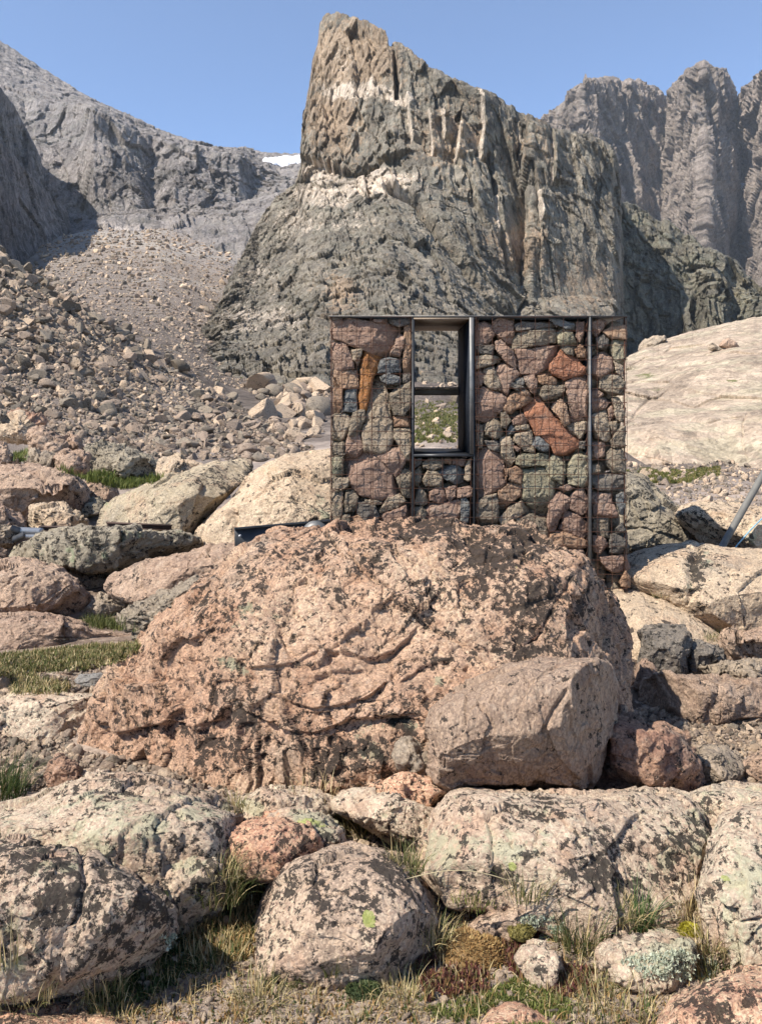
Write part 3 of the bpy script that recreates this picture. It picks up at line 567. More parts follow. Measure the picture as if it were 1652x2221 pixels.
def rock(name, label, cat, poly, D, T, mat, n=48, k=2.6, lean=0.0, sm=5, facets=(0.35, 0.05), rough=0.02, ncut=6, cuts=(), seed=1, group=None, ledges=(), cracks=(), masks=None, yb=1.0, parent=None, aniso=None, twist=0.0, pits=None):
    if name != 'rubble_stone' and D < 3.02: poly = feet(poly, D, min(80, .32 * (max(q_[1] for q_ in poly) - min(q_[1] for q_ in poly)))); k = max(k, 4.2); rough = min(rough, .012); lean = max(lean, 1.45); facets = (facets[0] * 1.25, facets[1] * .6)
    cx, cy, th, rr = outline_r(poly, sm=sm)
    d, f = cube_sphere(n)
    ang = np.arctan2(-d[:, 2], d[:, 0]); s = np.hypot(d[:, 0], d[:, 2]); ay = np.abs(d[:, 1])
    den = (s ** k + ay ** k) ** (1 / k); rho = s / den; yy = d[:, 1] / den
    R = np.interp(ang, np.append(th, math.pi), np.append(rr, rr[0]))
    U = cx + R * rho * np.cos(ang); V = cy + R * rho * np.sin(ang)
    zc = CZ + (HY - cy) / F * D
    a = (HY - V) / F; z = (CZ + a * (D - lean * zc)) / (1 - a * lean); Yr = D + lean * (z - zc) + twist * (U - cx) / F * D
    z = CZ + a * Yr if twist else z
    Yf = Yr + T * np.where(yy > 0, yy * yb, yy); Yp = Yf      # rounded off towards the back as well as the front
    p = np.stack([(U - CX) / F * Yp, Yf, CZ + (HY - V) / F * Yp], 1)
    size = (p.max(0) - p.min(0)); S = float(np.sort(size)[1])
    rg = np.random.default_rng(seed * 7 + 3)
    c0 = p.mean(0)
    for i in range(ncut):
        g = np.array([rg.normal() * .55, -abs(rg.normal()) * 1.0 - .25, rg.normal() * .6 + .1]); g /= np.linalg.norm(g)
        h = (p - c0) @ g; q = np.quantile(h, rg.uniform(.90, .975)); over = np.maximum(h - q, 0); p = p - over[:, None] * g * .92
    for (u, v, off, gx, gy, gz) in cuts:
        g = np.array([gx, gy, gz], float); g /= np.linalg.norm(g)
        h = (p - P(u, v, D + off)) @ g; p = p - np.maximum(h, 0)[:, None] * g * .96
    nm = vnorm(p, f)
    if ((p - c0) * nm).sum() < 0: nm = -nm; f = f[:, ::-1]
    q = p + seed * 3.7
    if aniso is not None: q = q * np.array(aniso)
    w = np.stack([fbm(q / (facets[0] * 1.4), 3, seed + j) for j in (50, 51, 52)], 1) * facets[0] * .45
    _, _, r1, t1 = cells((q + w) / facets[0], seed)
    _, _, r2, t2 = cells((q + w) / (facets[0] * .38), seed + 1)
    dsp = facets[1] * ((r1 - .5) * .5 + t1) + facets[1] * .4 * ((r2 - .5) * .5 + t2)
    _, _, r3, t3 = cells((q + w * .4) / (facets[0] * .15), seed + 2)
    dsp += facets[1] * .26 * ((r3 - .5) * .6 + t3)
    if pits:
        f1_, _, r4, _ = cells(q / pits[0], seed + 3); dsp -= pits[1] * r4 * np.exp(-(f1_ / .34) ** 2)
    dsp += rough * fbm(q / (rough * 7), 5, seed + 5, .62) + facets[1] * .9 * fbm(q / (facets[0] * 1.3), 3, seed + 7)
    if ledges or cracks:
        wu = U + 10 * fbm(p / .12, 3, 77, .5); wv = V + 16 * fbm(p / .3, 6, 78, .55); av = np.clip(.55 + .9 * fbm(p / .22, 3, 79), .1, 1.3)
        for pts, am, lam, up in ledges:
            xs = [b[0] for b in pts]; ys = [b[1] for b in pts]; L = np.interp(wu, xs, ys); e = (xs[-1] - xs[0]) * .12 + 6
            fd = sstep(xs[0] - 4, xs[0] + e, wu) * sstep(xs[-1] + 4, xs[-1] - e, wu) * (d[:, 1] < .15); x = wv - L
            dsp -= .7 * am * av * fd * sstep(-1.5, 3, x) * np.exp(-np.maximum(x, 0) / (lam * .8))
            dsp += up * .5 * av * fd * sstep(2, -3, x) * np.exp(np.minimum(x, 0) / (lam * 1.2))
        for pts, am, wd in cracks: dsp -= am * .7 * av * np.exp(-(line_d(wu, wv, pts) / (wd * .8)) ** 2) * (d[:, 1] < .15)
    p = p + nm * dsp[:, None]
    at = masks(p, U, V) if masks else {}
    o = mk(name, p, f, mat, parent=parent, smooth=True, attrs=at)
    if label: tag(o, label, cat, group)
    return o

def hero_masks(p, U, V):
    n = fbm(p / .12, 4, 301) * 30; u = U + n; v = V + fbm(p / .12, 4, 302) * 30
    return dict(dark=blobs(u, v, [(1060, 1200, 90, 70, 1.0), (960, 1150, 70, 30, .8), (1130, 1180, 60, 50, .9), (880, 1160, 60, 30, .7), (1000, 1270, 90, 50, .75), (1315, 1300, 30, 45, 1.1), (1340, 1350, 22, 60, .8), (790, 1220, 60, 50, .5), (700, 1190, 60, 30, .5), (930, 1340, 60, 60, .5), (470, 1540, 60, 50, .8), (400, 1640, 120, 50, .55), (640, 1500, 60, 60, .3), (780, 1640, 130, 60, .85), (880, 1560, 60, 80, .7), (440, 1290, 30, 30, .5), (1160, 1290, 70, 60, .5), (900, 1420, 60, 50, .45), (1110, 1400, 80, 30, .35), (250, 1600, 60, 20, .5), (1370, 1480, 20, 60, .4)]),
                green=blobs(u, v, [(500, 1450, 50, 30, .8), (950, 1475, 40, 22, .9), (1240, 1380, 60, 40, .6), (620, 1330, 90, 60, .35), (860, 1560, 60, 40, .7), (780, 1630, 120, 60, .5), (1260, 1270, 60, 30, .4), (540, 1340, 50, 40, .4)]),
                yell=blobs(u, v, [(1025, 1250, 22, 22, .5), (1110, 1248, 16, 20, .5), (880, 1540, 40, 20, .45), (930, 1600, 30, 60, .4), (900, 1300, 20, 30, .3)]))
hero_poly = [(148, 1650), (165, 1595), (210, 1530), (255, 1475), (285, 1425), (320, 1370), (365, 1330), (420, 1275), (470, 1240), (505, 1205), (520, 1185), (560, 1165), (600, 1152), (650, 1156), (700, 1157), (740, 1142), (800, 1137), (860, 1140), (930, 1128), (985, 1126), (1022, 1146), (1060, 1148), (1085, 1136), (1110, 1136), (1140, 1145), (1165, 1168), (1195, 1190), (1240, 1200), (1280, 1216), (1295, 1248), (1340, 1260), (1372, 1285), (1400, 1330), (1432, 1390), (1440, 1480), (1430, 1550), (1415, 1600), (1380, 1720), (900, 1740), (500, 1740), (200, 1710), (140, 1680)]
hero = rock('boulder', 'huge pink granite boulder with black and green lichen in front of the stone wall', 'boulder', hero_poly, 3.72, .48, M['hero'], n=320, k=3.4, lean=.78, sm=6, facets=(.40, .055), rough=.013, ncut=5, seed=5,
     cuts=[(1345, 1400, -.20, .72, -.69, .05)],
     ledges=[([(690, 1398), (740, 1412), (800, 1420), (850, 1402), (880, 1375), (905, 1345)], .085, 34, .06), ([(530, 1452), (600, 1442), (650, 1428), (700, 1400)], .05, 26, .03), ([(560, 1500), (610, 1522), (680, 1537), (750, 1527), (800, 1502), (850, 1470)], .07, 30, .045),
             ([(160, 1606), (230, 1592), (290, 1582), (345, 1588), (400, 1572), (440, 1545), (475, 1530)], .11, 80, .05), ([(470, 1532), (540, 1566), (640, 1590), (700, 1584), (760, 1556), (850, 1550), (930, 1560)], .09, 120, .035),
             ([(400, 1388), (440, 1372), (480, 1342), (505, 1300)], .05, 18, .03), ([(430, 1290), (470, 1262), (510, 1248), (548, 1226)], .04, 14, .03), ([(640, 1470), (700, 1462), (760, 1450), (810, 1440)], .05, 16, .03), ([(1180, 1240), (1230, 1228), (1280, 1220)], .03, 10, .02), ([(860, 1480), (920, 1440), (990, 1425)], .05, 30, .03)],
     cracks=[([(700, 1160), (740, 1200), (780, 1238), (840, 1268)], .06, 4), ([(880, 1310), (920, 1345), (960, 1370), (1000, 1388), (1045, 1400)], .07, 5), ([(1045, 1400), (1120, 1398), (1170, 1370), (1200, 1320), (1240, 1245)], .05, 4), ([(1020, 1400), (1060, 1440), (1080, 1470)], .04, 4)], masks=hero_masks)
rock('boulder', 'tan striated block leaning on the right front of the huge pink boulder', 'boulder', [(916, 1575), (930, 1535), (975, 1506), (1030, 1482), (1075, 1462), (1130, 1446), (1200, 1438), (1290, 1434), (1322, 1440), (1334, 1480), (1326, 1560), (1312, 1640), (1295, 1690), (1270, 1712), (1180, 1700), (1060, 1712), (975, 1718), (940, 1700), (925, 1640)], 3.05, .30, M['lean'], n=150, k=4.5, lean=.35, sm=4, facets=(.5, .03), rough=.018, ncut=0, seed=9,
     cuts=[(1255, 1560, -.17, .80, -.60, -.02), (1100, 1640, -.27, 0.1, -.86, -.35)], ledges=[([(1170, 1590), (1215, 1582), (1260, 1570)], .05, 20, .02), ([(960, 1705), (1060, 1690), (1180, 1680), (1280, 1650)], .06, 30, 0)], cracks=[([(1175, 1590), (1200, 1540), (1230, 1500)], .04, 7), ([(1000, 1660), (1040, 1665), (1070, 1650)], .02, 3)])
def mask(dark=(), green=(), yell=()):
    return lambda p, U, V: dict(dark=1.0 * blobs(U + 14 * fbm(p / .1, 3, 11), V + 14 * fbm(p / .1, 3, 12), dark), green=blobs(U, V, green), yell=blobs(U, V, yell))
B = lambda label, poly, D, T, mat, **kw: rock('boulder', label, 'boulder', poly, D, T, M[mat], **kw)
SL = lambda label, poly, D, T, mat, **kw: rock('rock_slab', label, 'rock slab', poly, D, T, M[mat], **kw)
ST = lambda label, poly, D, T, mat, **kw: rock('stone', label, 'stone', poly, D, T, M[mat], **kw)
# around the foot of the big boulder
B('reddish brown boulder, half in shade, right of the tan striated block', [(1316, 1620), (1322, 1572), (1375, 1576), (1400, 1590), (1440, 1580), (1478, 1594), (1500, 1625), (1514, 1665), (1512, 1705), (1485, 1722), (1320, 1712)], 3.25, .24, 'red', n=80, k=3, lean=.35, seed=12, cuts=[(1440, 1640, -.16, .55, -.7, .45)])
ST('small brown stone wedged between the tan striated block and the reddish boulder', [(1322, 1600), (1325, 1556), (1350, 1550), (1378, 1562), (1388, 1590), (1370, 1640), (1322, 1640)], 3.35, .1, 'brown', n=40, k=2.6, seed=14)
ST('small grey rounded stone leaning at the left edge of the tan striated block', [(858, 1640), (866, 1612), (888, 1604), (915, 1622), (935, 1660), (930, 1690), (880, 1690), (862, 1670)], 3.02, .1, 'grey', n=40, seed=15)
ST('flat pink stone at the lower left foot of the tan striated block', [(775, 1718), (800, 1700), (850, 1688), (890, 1680), (935, 1690), (970, 1712), (930, 1732), (860, 1732), (800, 1730)], 2.95, .16, 'forepink', n=50, seed=16)
ST('small brown stone standing at the far left foot of the huge boulder', [(104, 1690), (108, 1655), (130, 1640), (150, 1660), (172, 1690), (165, 1712), (110, 1710)], 3.2, .09, 'red', n=36, seed=17, facets=(.09, .02))
# foreground
SL('broad light pink lichened slab across the left foreground', [(-160, 1790), (-60, 1762), (0, 1748), (60, 1735), (110, 1715), (150, 1700), (200, 1690), (270, 1686), (340, 1690), (400, 1708), (470, 1728), (525, 1762), (520, 1830), (400, 1900), (100, 1910), (-160, 1900)], 2.78, .62, 'fore', n=150, k=2.5, lean=.5, seed=21, facets=(.25, .04), rough=.025, ledges=[([(110, 1722), (200, 1704), (300, 1706), (400, 1726)], .035, 20, .02)], masks=mask([(300, 1715, 90, 16, .5), (250, 1760, 60, 20, .4), (480, 1790, 50, 40, .3)], [(450, 1760, 80, 40, .5), (330, 1800, 60, 40, .4)]))
SL('rounded lichen spotted rock at the right end of the left foreground slab', [(288, 1850), (300, 1815), (350, 1788), (420, 1775), (478, 1795), (494, 1850), (490, 1900), (470, 1955), (420, 1985), (370, 1975), (320, 1930)], 2.42, .24, 'fore', n=90, k=2.5, lean=.55, seed=22, facets=(.16, .03), masks=mask([(360, 1800, 50, 24, .6), (460, 1900, 30, 50, .5)], [(400, 1870, 50, 40, .9)], [(310, 1850, 30, 20, .4)]))
B('dark lichened boulder with yellow green spots in the lower left corner', [(-160, 1870), (-60, 1842), (0, 1832), (60, 1838), (120, 1850), (180, 1852), (240, 1872), (300, 1900), (350, 1935), (372, 1965), (370, 2000), (320, 2045), (180, 2085), (0, 2100), (-160, 2110)], 2.22, .42, 'foredark', n=140, k=2.7, lean=.5, seed=23, facets=(.22, .045), rough=.028, cracks=[([(170, 1850), (182, 1920), (172, 2000), (150, 2060)], .03, 10)], masks=mask([(60, 1880, 100, 50, .7), (330, 1980, 50, 40, .7), (120, 1960, 60, 60, .6), (40, 2000, 50, 60, .4)], [], [(345, 1945, 26, 30, .8), (20, 1910, 20, 20, .6), (90, 1945, 26, 22, .7), (120, 1930, 20, 50, .5), (280, 1990, 30, 40, .4)]))
B('flat topped pinkish rock above the dark grassy hollow, foreground', [(470, 1835), (488, 1800), (545, 1776), (620, 1768), (668, 1784), (700, 1826), (694, 1868), (610, 1880), (530, 1872), (472, 1862)], 2.5, .22, 'forepink', n=70, k=2.8, lean=.3, seed=24, facets=(.14, .02), masks=mask([(640, 1840, 40, 30, .4)]))
B('yellow green lichened rock right behind the flat topped pinkish rock', [(560, 1790), (600, 1762), (660, 1758), (710, 1772), (742, 1800), (756, 1845), (740, 1872), (690, 1872), (640, 1850)], 2.68, .24, 'fore', n=70, k=2.5, lean=.4, seed=25, facets=(.14, .03), masks=mask([(700, 1830, 50, 40, .6)], [(680, 1790, 80, 40, 1)], [(665, 1792, 40, 18, .9), (700, 1850, 30, 20, .7)]))
SL('low pale lichened slab below the middle of the huge boulder', [(500, 1765), (520, 1735), (570, 1712), (650, 1716), (730, 1730), (745, 1752), (700, 1775), (600, 1785), (520, 1785)], 2.95, .24, 'fore', n=70, lean=.4, seed=26, facets=(.16, .03), masks=mask([(560, 1745, 30, 24, .5)], [(520, 1750, 40, 30, .8)]))
SL('narrow crumbly slab between the tussock and the flat pink stone', [(720, 1745), (760, 1722), (850, 1722), (920, 1742), (962, 1775), (940, 1830), (880, 1815), (800, 1780)], 2.90, .26, 'fore', n=70, lean=.4, seed=27, facets=(.14, .035))
B('grey pink domed boulder in the middle of the foreground grass', [(550, 2010), (575, 1950), (600, 1895), (640, 1862), (700, 1838), (760, 1832), (820, 1842), (875, 1868), (915, 1920), (945, 1975), (985, 2040), (960, 2085), (820, 2110), (700, 2120), (590, 2100), (548, 2060)], 2.30, .34, 'foredark', n=140, k=2.5, lean=.7, seed=28, facets=(.2, .03), rough=.02, masks=mask([(740, 1960, 110, 60, .35), (850, 1900, 50, 40, .4)], [(620, 2050, 60, 40, .7)], [(800, 1995, 18, 22, 1.1), (885, 1940, 14, 10, .8)]))
B('large white and black lichened boulder right of centre in the foreground', [(912, 1880), (930, 1810), (945, 1760), (975, 1722), (1010, 1714), (1060, 1724), (1140, 1730), (1250, 1732), (1340, 1722), (1440, 1720), (1490, 1734), (1515, 1765), (1532, 1820), (1515, 1880), (1492, 1930), (1460, 1990), (1300, 1990), (1180, 1960), (1080, 1930), (960, 1930)], 2.62, .42, 'fore', n=170, k=2.9, lean=.65, seed=29, facets=(.26, .04), rough=.024, cracks=[([(1380, 1850), (1410, 1890), (1430, 1940)], .04, 8)],
  masks=mask([(1310, 1885, 50, 40, 1.0), (1240, 1900, 28, 50, .9), (1080, 1900, 45, 34, .9), (1150, 1860, 40, 22, .6), (1430, 1880, 50, 30, .6), (1390, 1800, 90, 20, .6), (1500, 1800, 26, 50, .6)], [(1100, 1830, 130, 70, .6), (1470, 1830, 60, 60, .8), (960, 1850, 50, 60, .8)], [(1110, 1880, 14, 16, 1), (1340, 1955, 16, 12, .8), (1030, 1750, 20, 14, .7), (1450, 1860, 20, 12, .6)]))
B('tall pink and green boulder at the right edge of the foreground', [(1512, 1935), (1530, 1860), (1545, 1800), (1565, 1768), (1610, 1752), (1680, 1745), (1780, 1750), (1800, 1900), (1780, 2120), (1680, 2110), (1600, 2080), (1545, 2010)], 2.32, .30, 'fore', n=120, k=3, lean=.45, seed=30, facets=(.24, .035), cracks=[([(1590, 2010), (1620, 2000), (1660, 1995)], .03, 4)], masks=mask([(1640, 1980, 20, 20, .4)], [(1600, 1900, 60, 80, .5)], [(1575, 1915, 14, 12, .8)]))
B('bright coarse pink boulder in the bottom right corner', [(1400, 2270), (1420, 2215), (1450, 2165), (1500, 2140), (1560, 2118), (1652, 2098), (1780, 2085), (1820, 2200), (1780, 2400), (1400, 2400)], 1.86, .30, 'forepink', n=110, k=2.6, lean=.5, seed=31, facets=(.2, .03), masks=mask([(1560, 2200, 60, 40, .6), (1640, 2170, 40, 30, .5)]))
SL('brown mottled slab behind the large white and black lichened boulder', [(1480, 1760), (1495, 1728), (1530, 1712), (1590, 1702), (1652, 1706), (1760, 1712), (1780, 1760), (1640, 1790), (1520, 1785)], 3.0, .3, 'fore', n=70, lean=.4, seed=32, facets=(.2, .03), masks=mask([(1560, 1730, 60, 20, .5)]))
SL('low grey pink slab among the foreground tussocks', [(1020, 2000), (1060, 1972), (1120, 1955), (1190, 1940), (1235, 1945), (1215, 1985), (1160, 2012), (1090, 2035), (1030, 2030)], 2.32, .17, 'foredark', n=60, lean=.5, seed=33, facets=(.12, .025))
ST('small pale stone with a black patch beside the red leaved plants', [(1120, 2080), (1135, 2058), (1180, 2055), (1222, 2068), (1228, 2100), (1190, 2125), (1140, 2110)], 2.08, .09, 'fore', n=40, lean=.4, seed=34, masks=mask([(1160, 2100, 24, 20, .9)], [], [(1195, 2085, 10, 8, .8)]))
SL('low broken pale slab under the two spiky tussocks', [(1290, 2060), (1340, 2030), (1420, 2030), (1520, 2045), (1570, 2080), (1530, 2130), (1420, 2140), (1320, 2115)], 2.15, .2, 'fore', n=70, lean=.5, seed=35, facets=(.1, .035), masks=mask([], [(1440, 2070, 100, 50, .9)]))
SL('flat pink slab along the bottom left edge', [(-60, 2215), (0, 2192), (70, 2182), (130, 2190), (180, 2212), (260, 2225), (330, 2250), (330, 2330), (-60, 2330)], 1.98, .22, 'forepink', n=70, lean=.5, seed=36)
SL('pale pink slab cut by the bottom edge left of centre', [(310, 2225), (360, 2205), (430, 2208), (480, 2225), (520, 2260), (520, 2330), (310, 2330)], 1.92, .2, 'forepink', n=60, lean=.5, seed=37)
SL('rounded pink slab cut by the bottom edge right of centre', [(830, 2230), (860, 2200), (920, 2188), (970, 2200), (1000, 2230), (1000, 2320), (830, 2320)], 1.95, .16, 'forepink', n=60, lean=.5, seed=38)
SL('peaked pink slab at the bottom edge under the green moss', [(1020, 2235), (1060, 2205), (1100, 2186), (1150, 2198), (1190, 2225), (1240, 2260), (1240, 2330), (1020, 2330)], 1.93, .18, 'forepink', n=60, lean=.5, seed=39)
# left middle ground
SL('light grey pink slab sloping up at the left foot of the huge boulder', [(-120, 1540), (-20, 1518), (60, 1508), (150, 1504), (220, 1500), (262, 1508), (230, 1560), (180, 1620), (120, 1650), (-120, 1640)], 4.15, .5, 'fore', n=90, lean=.6, seed=40, facets=(.3, .025))
SL('long low pinkish slab above the left grass patch', [(-160, 1350), (-60, 1336), (0, 1334), (80, 1330), (150, 1346), (220, 1366), (280, 1378), (312, 1396), (300, 1420), (200, 1425), (-160, 1440)], 5.3, .45, 'brown', n=90, lean=.6, seed=41, facets=(.3, .03), masks=mask([], [(150, 1390, 120, 20, .6)]))
B('brown pointed boulder at the left edge below the long grey slab', [(-120, 1260), (-20, 1226), (30, 1222), (85, 1215), (125, 1230), (160, 1258), (186, 1290), (192, 1322), (170, 1345), (60, 1352), (-120, 1345)], 5.8, .45, 'brown', n=90, k=2.7, lean=.5, seed=42, facets=(.4, .05), masks=mask([(60, 1300, 100, 40, .3)]))
SL('long grey green slab propped over a dark gap on the left', [(4, 1205), (16, 1178), (60, 1167), (143, 1153), (190, 1147), (232, 1152), (283, 1150), (327, 1146), (372, 1152), (417, 1166), (442, 1180), (400, 1196), (340, 1212), (290, 1230), (240, 1242), (120, 1232), (20, 1222)], 6.55, .55, 'greenrock', n=110, k=2.8, lean=.5, seed=43, facets=(.4, .06), masks=mask([], [(150, 1200, 120, 20, .4), (340, 1165, 80, 16, .5)]))
B('pointed flat pink boulder between the grey slab and the huge boulder', [(226, 1272), (240, 1254), (290, 1235), (340, 1217), (420, 1194), (480, 1180), (520, 1176), (560, 1185), (560, 1240), (430, 1275), (360, 1290), (290, 1312), (245, 1295)], 5.55, .42, 'brown', n=90, k=2.7, lean=.8, seed=44, facets=(.4, .04), cuts=[(270, 1290, -.3, -.2, -.8, -.5)])
SL('dark laminated slab below the pointed flat pink boulder', [(262, 1345), (300, 1318), (350, 1285), (420, 1256), (460, 1262), (440, 1300), (380, 1350), (330, 1395), (290, 1400)], 5.0, .22, 'grey', n=60, lean=.6, seed=45, facets=(.3, .05), aniso=(1, 1, 2.6))
SL('light pink slab touching the upper left edge of the huge boulder', [(285, 1410), (330, 1350), (400, 1300), (460, 1250), (520, 1240), (520, 1330), (420, 1420), (300, 1440)], 4.6, .3, 'brown', n=60, lean=.8, seed=46, facets=(.3, .03))
ST('small pale grey stone in the gap right of the brown pointed boulder', [(188, 1318), (198, 1302), (240, 1293), (268, 1302), (274, 1322), (240, 1340), (192, 1340)], 5.75, .14, 'grey', n=36, seed=47)
B('cream boulder slab right of the dark gap, with yellowish top', [(212, 1140), (218, 1112), (240, 1084), (283, 1064), (351, 1037), (417, 1016), (470, 1003), (548, 997), (544, 1022), (508, 1062), (468, 1104), (436, 1140), (414, 1180), (380, 1200), (280, 1190), (215, 1170)], 7.6, .7, 'palegreen', n=110, k=2.4, lean=.8, seed=48, facets=(.7, .04), rough=.03, masks=mask([(520, 1030, 60, 22, .5)], [(300, 1110, 150, 60, .3)]))
B('big cream granite slab directly left of the stone wall', [(408, 1190), (424, 1150), (446, 1120), (494, 1085), (520, 1056), (548, 1022), (580, 1004), (620, 985), (665, 974), (720, 971), (790, 978), (800, 1150), (760, 1210), (500, 1215)], 7.2, .6, 'pale', n=120, k=2.4, lean=.8, seed=49, facets=(.8, .05), rough=.03, cracks=[([(494, 1200), (484, 1150), (500, 1100), (505, 1090)], .10, 7)], masks=mask([(700, 1100, 40, 60, .3)], [(705, 1110, 50, 60, .5)]))
B('large brown boulder at the left edge behind the cream block', [(-160, 1060), (-60, 1016), (0, 1009), (60, 1008), (95, 1011), (130, 1020), (160, 1036), (184, 1062), (188, 1100), (176, 1132), (60, 1140), (-160, 1130)], 9.0, .8, 'brown', n=90, k=2.7, lean=.4, seed=50, facets=(.7, .08), cuts=[(70, 1050, -.7, 0, -.8, -.3)])
B('rounded pink boulder beside the green grass on the left', [(178, 1062), (186, 1044), (202, 1032), (226, 1032), (245, 1044), (258, 1066), (252, 1090), (232, 1102), (196, 1100), (180, 1086)], 9.4, .36, 'brown', n=60, k=2.4, seed=51, lean=.3, facets=(.4, .03), masks=mask([], [(205, 1085, 20, 14, .6)]))
ST('dark green stone below the rounded pink boulder', [(178, 1100), (186, 1086), (204, 1083), (224, 1096), (216, 1114), (184, 1124), (178, 1114)], 8.8, .2, 'greenrock', n=36, seed=52, lean=.3)
B('cream block with flat top in front of the large brown boulder', [(62, 1125), (64, 1098), (100, 1094), (150, 1095), (168, 1112), (188, 1130), (186, 1150), (120, 1156), (62, 1154)], 8.0, .32, 'pale', n=60, k=3.6, lean=.3, seed=53, facets=(.3, .05), cuts=[(80, 1120, -.2, -.85, -.5, 0)])
B('dull brown boulder cut by the left edge below the large brown one', [(-120, 1100), (-40, 1086), (0, 1091), (20, 1101), (50, 1128), (54, 1150), (0, 1160), (-120, 1160)], 7.6, .4, 'brown', n=60, k=2.6, lean=.4, seed=54, facets=(.4, .05))
ST('small grey stone beside the silver pipes', [(-30, 1160), (0, 1140), (30, 1143), (50, 1160), (30, 1185), (-30, 1190)], 7.0, .2, 'grey', n=40, seed=55)
B('pink boulder cut by the left edge beside the long grey green slab', [(-90, 1180), (-40, 1165), (-4, 1172), (8, 1200), (4, 1225), (-40, 1235), (-90, 1235)], 6.4, .3, 'brown', n=40, seed=56)
SL('dark shaded stone at the back of the gap under the grey green slab', [(150, 1280), (160, 1245), (200, 1236), (240, 1250), (250, 1290), (200, 1318), (160, 1310)], 6.6, .3, 'grey', n=40, seed=57)
ST('flat blue grey slate lying in the left grass', [(158, 1475), (175, 1464), (215, 1462), (238, 1472), (236, 1488), (200, 1496), (166, 1492)], 4.45, .16, 'slate', n=40, k=2.6, seed=58, facets=(.2, .012), rough=.006)
ST('small pink grey stone beside the flat slate', [(232, 1462), (246, 1444), (262, 1437), (280, 1444), (278, 1466), (256, 1484), (238, 1482)], 4.4, .1, 'brown', n=36, seed=59)
ST('flat pink stone in the grass near the left edge', [(55, 1482), (70, 1471), (110, 1468), (136, 1474), (130, 1486), (80, 1490)], 4.5, .1, 'brown', n=30, seed=60)
ST('grey stone in the grass cut by the left edge', [(-20, 1475), (0, 1464), (12, 1468), (18, 1490), (0, 1512), (-20, 1512)], 4.4, .1, 'grey', n=30, seed=61)
# left, below the talus
for lab, poly, D, T, mt in [('pale pointed boulder on the left with talus right behind it', [(2, 932), (20, 918), (42, 903), (58, 915), (72, 936), (66, 950), (40, 962), (16, 952)], 14, .5, 'pale'),
    ('pinkish flat topped boulder right of the pale pointed one', [(66, 948), (72, 940), (90, 937), (118, 948), (140, 964), (132, 984), (112, 992), (68, 978)], 13, .5, 'brown'),
    ('low reddish boulder with sloping top behind the dark rock of the left group', [(126, 952), (140, 944), (156, 938), (168, 952), (188, 982), (180, 994), (146, 980)], 13.6, .4, 'brown'),
    ('angular boulder with a dark left side, left of the green outcrop', [(118, 998), (122, 986), (140, 975), (162, 980), (188, 988), (182, 1018), (140, 1020), (120, 1012)], 11.6, .35, 'brown'),
    ('tan boulder above the small bright grass patch', [(54, 992), (70, 983), (95, 977), (108, 986), (118, 1006), (112, 1018), (78, 1012)], 12, .3, 'grey'),
    ('rough green brown outcrop below the talus', [(176, 1028), (180, 990), (192, 969), (226, 968), (280, 975), (300, 984), (330, 990), (352, 1010), (354, 1036), (268, 1040)], 13, .9, 'greenrock'),
    ('pale low boulder between the green outcrop and the cream slab', [(350, 1016), (356, 1005), (384, 1000), (420, 1002), (444, 1008), (420, 1034), (360, 1040)], 10.5, .5, 'pale'),
    ('brown boulder cut by the left edge beside the small bright grass patch', [(-40, 985), (-10, 958), (10, 962), (20, 972), (40, 1000), (36, 1014), (-40, 1014)], 11, .4, 'brown'),
    ('reddish slab stone behind the pale pointed boulder', [(18, 905), (40, 894), (70, 900), (90, 914), (78, 932), (50, 930)], 16, .5, 'red'),
    ('grey boulder cut by the left edge above the pale pointed one', [(-30, 925), (-10, 900), (8, 898), (20, 912), (10, 932), (-20, 944)], 15, .4, 'grey')]:
    B(lab, poly, D, T, mt, n=44, k=2.8, lean=.4, seed=int(abs(poly[2][0]) + D * 3), facets=(.6, .12), rough=.03)
# right middle ground
SL('big cream slab with a grooved middle behind the dark block on the right', [(1300, 1235), (1366, 1205), (1430, 1188), (1500, 1174), (1528, 1178), (1560, 1186), (1652, 1190), (1800, 1195), (1800, 1400), (1652, 1385), (1600, 1378), (1560, 1372), (1500, 1345), (1440, 1310), (1366, 1280), (1300, 1280)], 6.1, .5, 'pale', n=130, k=2.6, lean=1.1, seed=70, facets=(.8, .03), rough=.02, cracks=[([(1512, 1190), (1502, 1230), (1500, 1290)], .10, 11), ([(1500, 1290), (1492, 1312)], .04, 4)], masks=mask([(1510, 1230, 16, 45, 1.0)], [(1530, 1210, 18, 30, .6)]))
SL('lower cream slab along the diagonal crack on the right', [(1290, 1300), (1330, 1272), (1366, 1274), (1400, 1286), (1440, 1300), (1500, 1332), (1545, 1366), (1575, 1398), (1612, 1440), (1640, 1480), (1620, 1500), (1500, 1500), (1380, 1500), (1290, 1450)], 5.6, .35, 'pale', n=100, k=2.6, lean=1.0, seed=71, facets=(.8, .025), rough=.018)
SL('dark green slab with a long crack right behind the stone wall', [(1300, 1060), (1340, 1040), (1362, 1028), (1395, 1038), (1420, 1066), (1462, 1098), (1482, 1122), (1508, 1150), (1530, 1176), (1500, 1190), (1430, 1198), (1300, 1200)], 8.0, .6, 'greenrock', n=100, k=2.5, lean=.6, seed=72, facets=(.8, .06), rough=.03, ledges=[([(1340, 1130), (1400, 1140), (1440, 1152), (1500, 1172)], .14, 8, .05), ([(1340, 1075), (1390, 1070), (1426, 1082)], .10, 10, .04)], masks=mask([(1400, 1060, 60, 40, .3)]))
